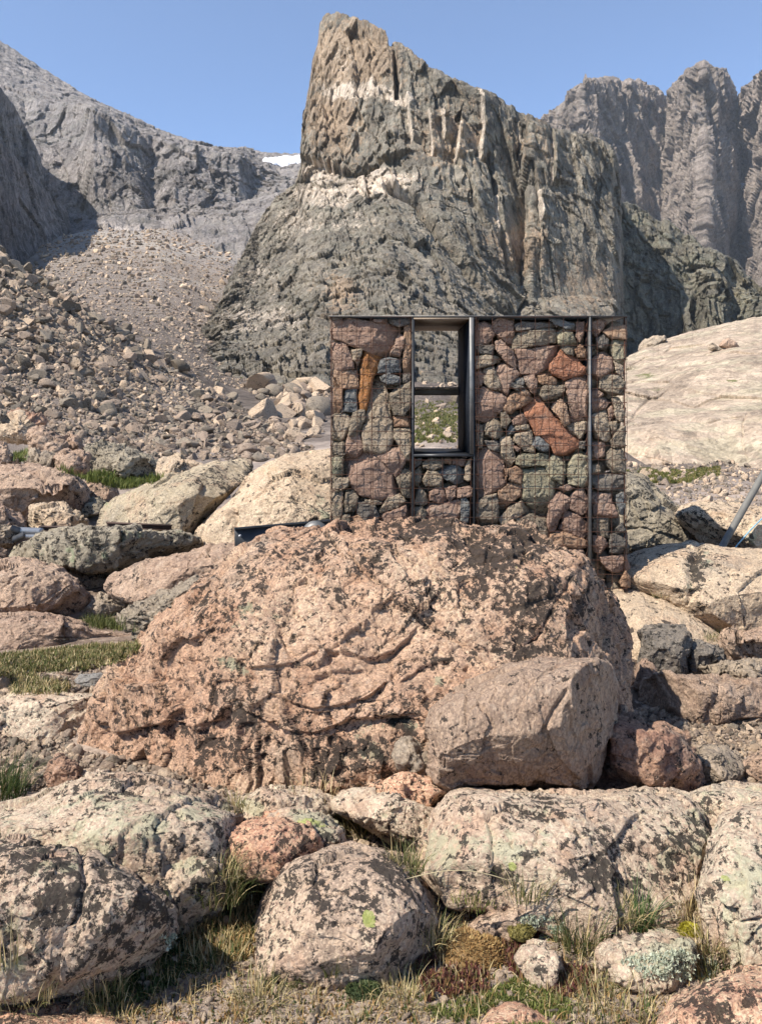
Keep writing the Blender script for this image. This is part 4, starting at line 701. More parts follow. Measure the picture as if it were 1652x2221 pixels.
SL('cream lichened slab under the grey pole', [(1460, 1120), (1478, 1104), (1500, 1096), (1560, 1091), (1652, 1096), (1800, 1090), (1800, 1230), (1640, 1215), (1560, 1200), (1520, 1180)], 7.4, .6, 'pale', n=90, k=2.5, lean=.8, seed=73, facets=(.8, .05), rough=.03, ledges=[([(1505, 1150), (1530, 1146), (1560, 1158), (1590, 1172), (1612, 1180)], .25, 14, .04)], masks=mask([(1500, 1125, 30, 16, .4)], [(1640, 1170, 60, 30, .6)]))
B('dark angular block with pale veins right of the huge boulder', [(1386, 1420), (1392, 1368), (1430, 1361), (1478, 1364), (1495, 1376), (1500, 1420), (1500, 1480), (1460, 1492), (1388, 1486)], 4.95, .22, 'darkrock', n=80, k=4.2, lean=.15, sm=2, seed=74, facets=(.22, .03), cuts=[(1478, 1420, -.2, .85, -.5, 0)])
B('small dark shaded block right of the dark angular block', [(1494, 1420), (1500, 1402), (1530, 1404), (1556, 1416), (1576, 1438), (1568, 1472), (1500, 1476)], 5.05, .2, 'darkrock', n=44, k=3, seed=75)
ST('brown stone tucked between the huge boulder and the dark angular block', [(1384, 1440), (1396, 1425), (1412, 1440), (1422, 1470), (1410, 1490), (1384, 1490)], 4.7, .12, 'brown', n=36, seed=76)
B('long pink block with a notch lying on the gravel at the right', [(1382, 1500), (1395, 1470), (1450, 1468), (1545, 1466), (1575, 1472), (1600, 1482), (1652, 1478), (1760, 1486), (1770, 1540), (1700, 1556), (1620, 1560), (1545, 1574), (1470, 1574), (1386, 1566)], 4.45, .30, 'lean', n=100, k=4.5, lean=.25, sm=3, seed=77, facets=(.35, .025), rough=.014, cracks=[([(1562, 1480), (1555, 1520), (1540, 1560)], .09, 16)])
B('shaded brown block at the right edge above the long pink block', [(1560, 1412), (1575, 1378), (1600, 1372), (1652, 1376), (1780, 1370), (1790, 1440), (1700, 1462), (1620, 1458)], 5.35, .35, 'brown', n=60, k=3, lean=-.3, seed=78, facets=(.3, .06))
SL('flat grey stones heaped in shade above the long pink block', [(1500, 1462), (1540, 1446), (1620, 1440), (1700, 1448), (1780, 1462), (1740, 1490), (1600, 1492), (1510, 1486)], 4.85, .25, 'grey', n=50, seed=79, facets=(.2, .05))
SL('smooth tan grey slab behind the reddish boulder', [(1490, 1680), (1500, 1632), (1530, 1620), (1575, 1624), (1604, 1642), (1630, 1676), (1650, 1702), (1600, 1722), (1500, 1722)], 3.55, .2, 'grey', n=60, k=2.8, lean=.5, seed=80, facets=(.3, .025))
B('grey boulder cut by the right edge beside the smooth tan slab', [(1596, 1690), (1604, 1650), (1652, 1628), (1740, 1620), (1760, 1700), (1700, 1730), (1620, 1716)], 3.6, .25, 'brown', n=50, k=2.8, lean=.4, seed=81)
B('square grey boulder on top of the pale whaleback, just right of the wall', [(1388, 762), (1390, 748), (1400, 735), (1440, 728), (1446, 736), (1436, 746), (1410, 764)], 60, 1.0, 'grey', n=36, k=3.4, seed=82, facets=(1, .15), rough=.05)
ST('lone brown stone perched on the whaleback skyline', [(1560, 750), (1566, 738), (1580, 734), (1596, 742), (1600, 752), (1580, 758)], 50, .6, 'brown', n=30, seed=83, facets=(1, .15))
ST('dark stone lying left of the lone brown stone on the whaleback', [(1536, 752), (1542, 744), (1556, 750), (1560, 758), (1545, 760)], 50, .5, 'grey', n=30, seed=84, facets=(1, .15))

# ------------------------------------------------------------------ stone filled wire wall
WD = 5.70; WB = 6.55                                       # front and back planes of the wall
def box(x0, x1, y0, y1, z0, z1):
    v = np.array([(x, y, z) for x in (x0, x1) for y in (y0, y1) for z in (z0, z1)], float)
    f = np.array([(0, 1, 3, 2), (4, 6, 7, 5), (0, 4, 5, 1), (2, 3, 7, 6), (0, 2, 6, 4), (1, 5, 7, 3)]); return v, f
class Bld:
    def __init__(s): s.v = []; s.f = []; s.n = 0
    def add(s, v, f): s.v.append(np.asarray(v, float)); s.f.append(np.asarray(f) + s.n); s.n += len(v); return s
    def box(s, *a): return s.add(*box(*a))
    def tube(s, pts, r, n=6, cap=True):
        pts = np.asarray(pts, float); m = len(pts); rr = np.full(m, r) if np.isscalar(r) else np.asarray(r)
        t = np.gradient(pts, axis=0); t /= np.linalg.norm(t, axis=1)[:, None]
        up = np.array([0, 0, 1.0]) if abs(t[0, 2]) < .9 else np.array([0, 1.0, 0])
        a = np.cross(t, up); a /= np.linalg.norm(a, axis=1)[:, None]; b = np.cross(t, a)
        th = np.linspace(0, 2 * math.pi, n, endpoint=False)
        v = pts[:, None, :] + rr[:, None, None] * (np.cos(th)[None, :, None] * a[:, None, :] + np.sin(th)[None, :, None] * b[:, None, :])
        i = np.arange(m - 1)[:, None] * n + np.arange(n)[None, :]; j = np.arange(m - 1)[:, None] * n + (np.arange(n)[None, :] + 1) % n
        f = np.stack([i.ravel(), j.ravel(), (j + n).ravel(), (i + n).ravel()], 1)
        v = v.reshape(-1, 3); s.add(v, f)
        if cap:
            for e, k0 in ((0, 0), (m - 1, (m - 1) * n)):
                s.v.append(pts[e][None, :]); c = s.n; s.n += 1
                k = np.arange(n); base = c - len(v) if e == 0 else c - 1 - len(v)
                q = np.stack([base + k0 + k, base + k0 + (k + 1) % n, np.full(n, c), np.full(n, c)], 1)
                s.tri = getattr(s, 'tri', []); s.tri.append(q[:, :3])
        return s
    def make(s, name, mat, parent=None, smooth=False, **kw):
        fs = [np.concatenate(s.f)] + ([np.concatenate(s.tri)] if getattr(s, 'tri', None) else [])
        return mk(name, np.concatenate(s.v), fs, mat, parent=parent, smooth=smooth, origin=kw.get('origin'))
def empty(name, loc, label=None, cat=None, group=None):
    o = bpy.data.objects.new(name, None); scene.collection.objects.link(o); o.location = loc; o.empty_display_size = .2
    return tag(o, label, cat, group)
wx = lambda u, D=WD: (u - CX) / F * D
wz = lambda v, D=WD: CZ + (HY - v) / F * D
ZB = -0.15
wall = empty('gabion_wall', (wx(1037), WD, ZB), 'wall of loose stones held in rusty wire mesh with a steel framed window opening', 'gabion wall')
o0 = tuple(wall.location)
XL, XR, ZT = wx(715.6), wx(1358.7), wz(686)
Bld().box(XL - .006, XR + .006, WD - .012, WB + .012, ZT, ZT + .006).make('top_plate', M['steel2'], wall)
def flange(name, u0, u1, mat, d0=-.008, z0=ZB, zt=ZT, dep=.05):
    Bld().box(wx(u0), wx(u1), WD + d0, WD + dep, z0, zt - .002).make(name, mat, wall)
flange('post', 893.4, 896.6, M['steel']); flange('post', 1026.6, 1029.2, M['steel'])
b = Bld(); b.box(wx(1277.4), wx(1279.8), WD - .012, WD + .06, ZB, ZT - .002); b.box(wx(1279.8) + .0005, wx(1282.6), WD - .004, WD + .004, ZB, ZT - .003); b.make('post', M['steel2'], wall)
for u in (718, 1357.2): flange('post', u - .8, u + .8, M['rust'], d0=.03, dep=.045)
# partition plates between the bays, going right through the wall
for u in (893.4, 1026.6, 1278.2): Bld().box(wx(u) - .002, wx(u) + .002, WD + .062, WB, ZB, ZT - .002).make('partition_plate', M['steel'], wall)
# window box
win = empty('window_frame', (wx(959), WD, wz(990))); win.parent = wall; win.location = Vector((wx(959), WD, wz(990))) - wall.location
def wpart(name, mat, *bx):
    b = Bld(); b.box(*bx); v = np.concatenate(b.v); o = mk(name, v - np.array([wx(959), WD, wz(990)]), np.concatenate(b.f), mat, smooth=False, origin=(0, 0, 0)); o.parent = win; return o
x0, x1, zb, zt = wx(896.8), wx(1026.2), wz(990), wz(690)
TH = .018
wpart('sill', M['steel'], x0, x1, WD - .01, WB, zb, zb + TH)
wpart('lintel', M['tan'], x0, x1 - TH, WD - .01, WB, zt - .006, zt + .004)
wpart('jamb', M['jamb'], x1 - TH * 1.6, x1, WD - .008, WB, zb + TH, zt + .005)
wpart('front_flange', M['steel2'], x1 - TH * 1.6, x1 + .001, WD - .014, WD - .009, zb + TH, zt + .006)
wpart('jamb', M['jamb'], x0, x0 + .006, WD - .010, WB, zb + TH + .001, zt - .007)
wpart('cross_bar', M['tan'], x0 + .006, x1 - TH * 1.6, WB - .05, WB - .04, wz(857, WB), wz(843, WB))
wpart('cross_bar', M['steel2'], x0 + .006, x1 - TH * 1.6, WB - .08, WB - .04, wz(843, WB) + .001, wz(839.5, WB))
# wire mesh panels
rgw = np.random.default_rng(3)
def mesh_panel(u0, u1, z0, z1, us, y=WD - .004, zs=None):
    b = Bld()
    for u in us:
        z = np.linspace(z0, z1, 16); x = wx(u) + .003 * np.sin(z * 5 + u) + rgw.normal(0, .0012)
        b.tube(np.stack([x + 0 * z, np.full(16, y) - .006 * np.sin(z * 3 + u * .3), z], 1), .0019, 5, cap=False)
    zz = wz(686) - .1015 * np.arange(0, 24)
    for z in zz:
        if z0 - .01 < z <= z1 + .01:
            x = np.linspace(wx(u0), wx(u1), 10)
            b.tube(np.stack([x, np.full(10, y - .006) - .004 * np.sin(x * 6 + z * 9), z + .002 * np.sin(x * 8 + z * 7) - .002], 1), .0019, 5, cap=False)
    return b.make('wire_mesh', M['rust'], wall)
mesh_panel(716, 893, ZB, ZT, [716.5, 743, 774, 805, 808, 838, 868, 890])
mesh_panel(898, 1026, ZB, zb - .004, [899, 928, 959, 990, 1020])
mesh_panel(1030, 1277, ZB, ZT, [1032, 1037, 1068, 1098, 1129, 1159, 1190, 1221, 1252, 1273])
mesh_panel(1280, 1359, ZB, ZT, [1296, 1327, 1358])
mesh_panel(716, 893, ZB, ZT, [720, 750, 780, 810, 840, 870], y=WB + .01)
mesh_panel(1030, 1360, ZB, ZT, [1040, 1080, 1120, 1160, 1200, 1240, 1280, 1320, 1357], y=WB + .01)
for u in (716, 1358.6):                                    # end panels run back through the wall
    b = Bld()
    for z in wz(686) - .1015 * np.arange(0, 24):
        if z > ZB: b.tube([(wx(u), WD, z), (wx(u), WB, z)], .0019, 5, cap=False)
    for y in np.arange(WD + .1, WB, .1): b.tube([(wx(u) + .004, y, ZB), (wx(u) + .004, y, ZT)], .0019, 5, cap=False)
    b.make('wire_mesh', M['rust'], wall)
# small ties hanging on the window side of the end post
b = Bld()
for k in range(17):
    z = wz(700) - .1015 * k; th = np.linspace(0, math.pi, 8); b.tube(np.stack([wx(1273) - .012 * np.sin(th), np.full(8, WD - .008), z - .035 + .035 * np.cos(th)], 1), .0024, 5, cap=False)
b.make('wire_tie', M['rust'], wall)

SA = lambda x, y: ((720 + x / 4.627) * .98333, (690 + y / 4.627) * .98333)
SB = lambda x, y: ((1030 + x / 4.465) * .98333, (690 + y / 4.465) * .98333)
SC = lambda x, y: ((1030 + x / 4.465) * .98333, (960 + y / 4.465) * .98333)
stones = []
def S(fn, c, txt, lab=None):
    v = [int(t) for t in txt.split()]; stones.append(([fn(v[i], v[i + 1]) for i in range(0, len(v), 2)], c, lab))
A_ = """P 65 170 150 100 230 60 420 75 600 100 730 150 740 180 690 300 630 440 560 420 380 370 200 310 75 265|big pink and beige trapezoid stone across the top left of the wire wall
P 70 80 165 65 160 95 95 155 70 130
P 480 65 600 65 610 105 490 85
K 640 70 850 50 860 100 740 140 650 105
P 650 430 740 215 790 240 780 350 740 440
O 800 130 860 120 870 300 875 450 860 590 780 600 790 350|tall narrow orange brown stone beside the left post near the top of the wire wall
P 65 320 190 310 250 420 280 560 180 580 75 580
T 255 380 370 370 340 450 330 550 270 470
A 370 400 560 410 560 470 480 660 440 820 410 970 350 980 330 850 350 560|long amber wedge stone standing on its point in the left wire cage
B 560 480 640 450 750 480 745 600 520 600
O 75 590 310 590 315 750 230 765 75 750
B 550 650 640 615 745 660 740 730 620 720 560 690
K 780 620 860 615 850 700 780 710
O 75 775 165 770 160 950 130 1010 75 1010
B 200 770 305 770 305 1000 150 1005 180 930|dark blue grey block stone on the left of the long amber wedge
T 480 700 550 680 600 770 640 900 660 1100 680 1260 620 1400 500 1410 390 1390 370 1230 400 1080 440 900|tall pale lichened stone in the middle of the left wire cage
G 650 830 730 740 850 700 875 800 860 950 820 1040 690 1030 655 920
T 65 1050 180 1020 240 1070 230 1200 150 1300 60 1280
G 270 1020 380 990 390 1060 340 1240 235 1240 245 1100
O 690 1060 840 1045 840 1150 690 1160
P 210 1240 340 1250 380 1410 240 1490 190 1480 190 1350
T 700 1190 850 1180 860 1300 850 1500 820 1510 760 1390 690 1280
G 60 1330 180 1320 180 1440 60 1450
L 60 1480 165 1470 165 1650 110 1665 65 1640
P 220 1500 340 1430 470 1420 520 1480 690 1680 740 1800 690 1870 500 1880 340 1850 240 1740 210 1600|big rounded mauve stone low in the left wire cage
P 500 1430 740 1380 820 1500 760 1600 700 1660 540 1480
G 710 1690 800 1600 860 1620 860 1880 790 1870 740 1750
T 60 1690 220 1680 220 1760 150 1810 60 1790
T 60 1840 160 1830 165 1960 140 2150 40 2140 50 1960
G 200 1840 270 1810 320 1880 300 2010 190 2030 180 1950
T 390 1900 590 1905 580 1950 460 1960 400 1930
K 330 1930 480 1950 540 2050 520 2120 400 2140 320 2040
T 540 2020 620 1880 740 1850 810 1930 780 1960 560 2040
P 560 2060 800 1970 850 2050 810 2130 540 2140
G 180 2050 240 2060 240 2130 160 2180 150 2100
O 250 2080 430 2060 430 2200 250 2200
K 890 1490 970 1480 960 1540 900 1580
G 980 1530 1070 1480 1190 1490 1180 1570 1090 1600 990 1580
O 1205 1485 1270 1480 1265 1540 1205 1530
P 1280 1480 1410 1490 1410 1560 1290 1545
B 1120 1610 1190 1560 1330 1560 1400 1600 1390 1720 1310 1740 1190 1680
T 1440 1500 1475 1490 1470 1720 1410 1690 1420 1570
G 900 1620 960 1560 975 1640 940 1760 890 1750
T 1030 1610 1120 1620 1180 1690 1160 1760 1020 1760 980 1700|small beige stone with black lichen dots under the window opening
T 910 1860 940 1780 1010 1840 1030 1930 980 1960 900 1950
P 1060 1830 1150 1760 1200 1810 1230 1900 1170 1940 1060 1910
P 1200 1780 1320 1770 1310 1870 1250 1930 1220 1850
P 1340 1790 1480 1770 1480 1870 1340 1880
G 900 1990 970 1980 1010 2030 1000 2150 890 2150
P 1020 1990 1070 1940 1240 1940 1340 1910 1360 2000 1350 2130 1020 2150
B 1370 1900 1440 1900 1460 2000 1440 2130 1370 2120"""
B_ = """P 80 130 160 90 230 120 270 220 200 300 75 300 70 180
P 250 90 310 55 450 50 455 180 440 300 370 280 270 190
K 80 310 250 320 250 400 80 400
P 280 290 340 270 440 370 475 460 480 550 400 500 290 360
G 470 200 510 180 830 155 860 200 860 290 680 320 450 350|long pale topped grey green stone second from the top of the wide wire cage
K 480 120 550 90 850 100 850 150 500 170
B 815 60 930 65 1050 110 1050 160 960 150 860 110
L 890 200 960 160 1040 190 1070 280 1060 330 900 300
P 1070 95 1150 90 1150 200 1110 290 1070 230
T 80 430 240 410 330 450 300 490 180 520 90 545
P 480 360 750 340 900 335 880 410 810 520 680 600 540 590 500 520
G 930 310 1060 340 1050 420 980 400 930 350
O 1060 360 1120 315 1170 350 1165 440 1080 430
R 825 500 930 370 1060 450 1150 540 1130 600 970 660 860 620 815 570|rust red pointed stone in the upper right of the wide wire cage
P 80 590 160 530 170 600 150 690 80 790
T 170 560 260 530 330 700 330 760 240 750 165 680
P 290 560 350 470 430 530 510 600 440 680 400 800 340 760 300 640
B 450 690 490 640 550 640 560 710 480 720
P 550 600 650 595 695 680 670 790 630 770 570 680
O 700 620 770 610 880 650 870 700 750 710 700 680
G 690 780 760 720 950 710 950 770 880 830 760 860
P 80 830 150 730 240 760 370 820 370 880 310 990 180 1070 80 1040|large rough mauve stone at the left side of the wide wire cage beside the window
O 340 940 440 790 550 740 650 850 540 930 430 980
R 560 930 620 870 720 830 780 920 860 1020 980 1130 1090 1230 1090 1290 960 1370 850 1380 810 1290 670 1190 600 1060|long bright rust red slab lying diagonally in the middle of the wide wire cage
O 820 930 920 840 980 930 1010 1080 960 1110 880 1000
P 980 690 1050 640 1190 620 1190 780 1170 1030 1020 1050 1000 850
T 980 1110 1080 1060 1170 1050 1170 1160 1110 1230 1020 1160
G 180 1100 290 1010 330 1130 350 1190 280 1235 180 1200
G 330 980 380 970 425 1060 380 1130 340 1120
P 440 1060 530 990 590 1060 580 1100 450 1100
B 390 1160 430 1100 470 1130 460 1190 390 1200
T 475 1110 600 1100 620 1150 480 1150
T 470 1190 620 1170 640 1290 660 1360 560 1350 470 1260
B 640 1230 700 1220 800 1300 790 1370 700 1350 640 1290
G 90 1100 160 1110 150 1330 90 1330
K 165 1260 320 1260 340 1370 220 1340
T 330 1240 420 1210 460 1290 470 1440 390 1560 340 1400
P 440 1290 520 1330 500 1370 460 1340
K 1110 1260 1160 1260 1160 1340 1100 1330
K 330 600 470 690 560 730 480 760 400 700
P 1225 90 1300 60 1370 90 1340 150 1270 230 1225 200
O 1340 180 1420 140 1560 120 1560 250 1420 250
K 1270 250 1340 210 1390 260 1360 360 1280 340
L 1400 290 1540 260 1550 440 1540 530 1430 430
P 1225 470 1320 380 1430 440 1430 560 1330 620 1260 700 1225 700
T 1440 470 1530 520 1540 640 1470 580
G 1310 650 1350 610 1490 620 1550 680 1540 800 1420 800 1300 740
P 1225 770 1270 750 1340 800 1300 830 1225 840
P 1225 850 1330 840 1400 880 1340 950 1225 980
T 1420 840 1480 830 1550 940 1540 1070 1470 1040 1440 920
P 1380 950 1420 910 1450 980 1400 1070
T 1225 1010 1360 970 1400 1120 1400 1230 1370 1260 1260 1230|large pale stone in the middle of the narrow right wire cage
T 1400 1080 1480 1060 1470 1170 1430 1200
G 1490 1120 1550 1120 1550 1320 1430 1320 1410 1270"""
C_ = """P 1230 70 1350 70 1350 200 1280 220 1230 200
G 1370 180 1420 135 1520 140 1550 230 1550 360 1420 350 1370 270
G 1230 290 1290 280 1320 370 1230 370
K 1230 390 1400 380 1540 400 1540 540 1300 540 1235 480
P 1240 570 1410 580 1480 780 1450 800 1250 780
B 1450 600 1550 560 1555 780 1510 770
G 1240 790 1390 810 1390 1000 1310 1000 1240 930
K 1460 920 1530 860 1560 950 1470 960
P 1240 990 1320 1000 1390 1060 1300 1165 1240 1130
K 1410 980 1570 960 1580 1160 1400 1160
P 1310 1200 1550 1180 1600 1290 1560 1330 1420 1350 1360 1290
O 1500 1440 1560 1340 1600 1400 1600 1490 1520 1480
P 90 180 180 130 330 200 370 400 380 460 290 550 110 600 85 400|largest mauve stone, right below the window corner in the wide wire cage
L 480 230 540 180 790 190 780 290 550 305 480 280
O 370 330 405 330 400 420 380 440
O 410 330 470 300 540 340 530 470 410 440
L 550 340 780 310 850 440 850 550 780 730 740 770 680 730 550 630 550 480|large green lichened stone low in the middle of the wide wire cage
L 775 260 850 195 960 250 960 370 930 480 830 410 775 330
L 990 400 1000 290 1090 140 1170 190 1185 330 1180 470 1130 500 1000 470
P 900 520 980 480 1050 510 1010 545 940 550
O 310 550 430 460 520 480 520 600 460 640 340 730 310 680
G 90 680 130 640 290 610 300 760 290 850 110 890 80 790
T 120 610 290 570 280 600 130 640
T 310 820 420 700 530 650 640 710 570 790 400 860 340 870
P 860 600 890 560 1000 630 1010 700 930 760 870 920 810 940 790 850 800 690
P 1020 590 1130 510 1190 650 1160 800 1080 760 1020 720
P 950 740 1090 770 1170 860 1170 990 1120 1010 920 920
O 830 960 920 940 1160 1040 1160 1090 1080 1120 830 1080
G 480 830 640 780 780 800 790 970 800 1060 770 1115 640 1050 560 900
P 800 1130 1030 1120 1130 1130 1160 1220 900 1180
T 100 910 300 880 350 940 120 960"""
for fn, txt in ((SA, A_), (SB, B_), (SC, C_)):
    for ln in txt.strip().split('\n'):
        a = ln.split('|'); S(fn, a[0][0], a[0][2:], a[1] if len(a) > 1 else None)
CN = dict(P='mauve', O='ochre', A='amber', R='rust red', G='grey', B='slate blue', T='beige', K='charcoal', L='green lichened')
ORD = ['uppermost', 'second', 'third', 'fourth', 'fifth', 'sixth', 'seventh', 'eighth', 'ninth', 'tenth', 'eleventh', 'twelfth', 'thirteenth', 'fourteenth', 'fifteenth', 'sixteenth', 'seventeenth', 'eighteenth', 'nineteenth', 'twentieth', 'twenty first', 'twenty second', 'twenty third', 'twenty fourth', 'twenty fifth']
info = []
for i, (pl, c, lab) in enumerate(stones):
    a = np.array(pl); u, v = a.mean(0); bay = 'left' if u < 894 else ('under window' if u < 1027 else ('wide' if u < 1278 else 'narrow right')); info.append((u, v, bay))
for i, (pl, c, lab) in enumerate(stones):
    u, v, bay = info[i]
    if not lab:
        same = sorted([info[j][1] for j in range(len(stones)) if info[j][2] == bay and stones[j][1] == c and not stones[j][2]]); k = same.index(v)
        bt = {'left': 'of the left wire cage', 'under window': 'of the cage under the window', 'wide': 'of the wide wire cage', 'narrow right': 'of the narrow right cage'}[bay]
        pos = ORD[k] + (' from the top' if k else '') if len(same) > 1 else 'only'
        lab = f"{pos} {CN[c]} stone {bt}"
    a = np.array(pl); w = np.ptp(a[:, 0]) / F * WD; h = np.ptp(a[:, 1]) / F * WD; ctr = a.mean(0); a = ctr + (a - ctr) * 1.085
    T = float(np.clip(min(w, h) * .42, .03, .08)); sd = 400 + i
    rg = np.random.default_rng(sd); off = rg.uniform(.008, .035)
    big = min(w, h)
    rock('rubble_stone', lab, 'stone', a, WD + off + T, T, M['g' + c], n=36 if big > .1 else 26, k=6.5, sm=3, ncut=3, seed=sd, facets=(max(.06, big * .7), .005 + .026 * big), rough=.004, yb=1.6, group='stones packed in the wire wall', lean=rg.uniform(-.05, .1))
# darker stones packed behind the face
core = Bld(); rg = np.random.default_rng(5); dd, ff = cube_sphere(6)
for (ua, ub, va, vb) in ((722, 890, 700, 1300), (900, 1022, 1005, 1300), (1033, 1274, 700, 1300), (1284, 1354, 700, 1300)):
    for u in np.arange(ua + 12, ub, 24):
        for v in np.arange(va + 6, vb, 24):
            for lay, yy in enumerate((.17, .36, .58)):
                s = rg.uniform(.045, .062, 3); c = P(u + rg.normal(0, 4), v + rg.normal(0, 4), WD) + (0, yy + rg.normal(0, .02), 0)
                q = dd * s; q = q * (1 + .2 * fbm(dd * 1.5 + u + v, 2, 3))[:, None]; q += c
                q[:, 0] = np.clip(q[:, 0], wx(ua - 4), wx(ub + 3)); q[:, 2] = np.clip(q[:, 2], ZB, wz(va - 8)); core.add(q, ff)
cc = core.make('stone_core', M['gG'], wall); cc['kind'] = 'stuff'

# ------------------------------------------------------------------ loose steel, pipes, pole
bm = empty('steel_beam', P(508, 1190, 5.0), 'dark blue grey steel plate beam propped behind the huge pink boulder', 'steel beam')
a, c = P(508.5, 1146, 5.0), P(716, 1128, 5.25); zl = wz(1215, 5.0)
v = []
for dy in (0, .012): v += [(a[0], a[1] + dy, zl), (a[0], a[1] + dy, a[2]), (c[0], c[1] + dy, c[2]), (c[0], c[1] + dy, zl)]
mk('plate', v, np.array([(0, 1, 2, 3), (7, 6, 5, 4), (0, 4, 5, 1), (1, 5, 6, 2), (2, 6, 7, 3), (3, 7, 4, 0)]), M['steel'], bm, smooth=False, origin=tuple(bm.location))
bm.children[0].location = (0, 0, 0)
b = Bld(); b.tube([a + (0, -.004, 0), c + (0, -.004, 0)], .008, 6); b.make('top_edge', M['steel2'], bm, origin=tuple(bm.location))
q = P(520, 1162, 4.99); b = Bld(); b.tube([q + (0, .01, 0), q + (0, -.004, 0), q + (0, -.010, 0)], [.009, .009, .004], 10); b.make('bolt', M['zinc'], bm, smooth=True, origin=tuple(bm.location))
q = P(683, 1160, 4.95); th = np.linspace(0, math.pi / 2, 8)
b = Bld(); b.tube(np.array([q + (0, -.05 * math.sin(t) - .0 + .03, 0) for t in th]), [.082 * math.cos(t) + .002 for t in th], 28); b.make('domed_cap', M['steel2'], bm, smooth=True, origin=tuple(bm.location))
def channel(label, u0, v0, u1, v1, D0, D1, h=.045, w=.05):
    a = P(u0, v0, D0); c = P(u1, v1, D1); e = empty('steel_channel', tuple(a), label, 'steel channel', 'rusty channels lying on the left rocks')
    for nm, (z0, z1, y0, y1) in (('flange', (0, -.007, 0, w)), ('web', (-.0075, -h + .0075, w * .35, w * .35 + .006)), ('flange', (-h + .007, -h, 0, w))):
        v = []
        for p_ in (a, c):
            for y in (y0, y1):
                for z in (z0, z1): v.append(np.array(p_) + (0, y, z))
        mk(nm, v, np.array([(0, 1, 3, 2), (4, 6, 7, 5), (0, 4, 5, 1), (2, 3, 7, 6), (0, 2, 6, 4), (1, 5, 7, 3)]), M['rustbar'], e, smooth=False, origin=tuple(a))
channel('rusty steel channel lying across the top of the long grey green slab', 230, 1133, 371, 1139, 6.75, 6.8)
channel('darker rusty steel channel half hidden behind the left end of the grey green slab', 84, 1141, 190, 1144, 7.0, 7.05)
pp = empty('pipe_bundle', tuple(P(60, 1160, 6.9)), 'silver pipes with a bracket lying beside the darker rusty channel', 'pipes')
for nm, pts, r in (('pipe', (P(40, 1150, 6.95), P(90, 1152, 6.85)), .03), ('pipe', (P(50, 1163, 6.9), P(100, 1163, 6.8)), .019)):
    b = Bld(); b.tube(np.array(pts), r, 16); b.make(nm, M['zinc'], pp, smooth=True, origin=tuple(pp.location))
b = Bld(); b.tube([P(24, 1146, 6.9), P(42, 1152, 6.9)], .034, 4); b.tube([P(30, 1170, 6.85), P(52, 1160, 6.85)], .028, 4); b.make('bracket', M['steel2'], pp, origin=tuple(pp.location))
b = Bld(); b.tube([P(1560, 1196, 6.75), P(1575, 1168, 6.75), P(1668, 1005, 6.75), P(1740, 878, 6.75)], .029, 20); tag(b.make('support_pole', M['pole'], smooth=True), 'slanting grey metal pole rising out of the rocks at the right edge', 'pole')
b = Bld(); b.tube(np.array([P(u, v, 6.6) for u, v in ((1588, 1196), (1598, 1182), (1612, 1166), (1628, 1148), (1645, 1131), (1665, 1112), (1700, 1085), (1740, 1050))]), .006, 8); tag(b.make('rope', M['rope'], smooth=True), 'thin pale blue rope hanging beside the slanting grey pole', 'rope')

# ------------------------------------------------------------------ talus, scree and loose stones
gU = us; gD = ds; gZ = gp[:, 2].reshape(len(us), len(ds)); gV = HY - (gZ - CZ) / gD[None, :] * F
gRun = np.minimum.accumulate(gV, axis=1)
def ground_at(u, v):
    """first point of the ground sheet seen at (u, v) -> D, z (nan where the sheet never rises that high)"""
    i = np.clip(np.searchsorted(gU, u), 0, len(gU) - 1); D = np.full(len(u), np.nan); z = D.copy()
    for k in range(len(u)):
        j = np.searchsorted(-gRun[i[k]], -v[k])
        if j < len(gD): D[k] = gD[j]; z[k] = gZ[i[k], j]
    return D, z
rg = np.random.default_rng(77)
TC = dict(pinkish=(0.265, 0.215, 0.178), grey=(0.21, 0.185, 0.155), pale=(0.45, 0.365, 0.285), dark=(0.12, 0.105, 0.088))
def lowrock(n, seed, flat=.75):
    d, f = cube_sphere(n); r = np.random.default_rng(seed); p = d * 1.15
    for i in range(8):
        g = r.normal(size=3); g /= np.linalg.norm(g); h = r.uniform(.30, .72); p = p - np.maximum(p @ g - h, 0)[:, None] * g
    if n > 5: p = p + d * (.05 * fbm(d * 3 + seed, 4, seed))[:, None]
    return p * np.array([1, r.uniform(.65, 1), r.uniform(.45, 1) * flat * 1.25]), f
def inpoly(u, v, poly):
    a = np.array(poly, float); ins = np.zeros(len(u), bool); j = len(a) - 1
    for i in range(len(a)):
        ins ^= ((a[i, 1] > v) != (a[j, 1] > v)) & (u < (a[j, 0] - a[i, 0]) * (v - a[i, 1]) / (a[j, 1] - a[i, 1] + 1e-9) + a[i, 0]); j = i
    return ins
recs = []                                                  # (px, u, D, z, size, colour, region, depth below)
def region(name, poly, n, pmin, pmax, alpha, mix, mmin=.05, mmax=3):
    a = np.array(poly); u = rg.uniform(a[:, 0].min(), a[:, 0].max(), n * 3); v = rg.uniform(a[:, 1].min(), a[:, 1].max(), n * 3)
    ok = inpoly(u, v, poly); u = u[ok][:n]; v = v[ok][:n]; D, z = ground_at(u, v)
    px = pmin * (1 - rg.uniform(0, 1, len(u)) * (1 - (pmin / pmax) ** alpha)) ** (-1 / alpha)
    ks = list(mix); pr = np.array([mix[k] for k in ks]); pr = pr / pr.sum()
    for k in range(len(u)):
        if np.isnan(D[k]): continue
        s = float(np.clip(px[k] * D[k] / F, mmin, mmax)); recs.append((s * F / D[k], u[k], D[k], z[k], s, ks[rg.choice(len(ks), p=pr)], name))
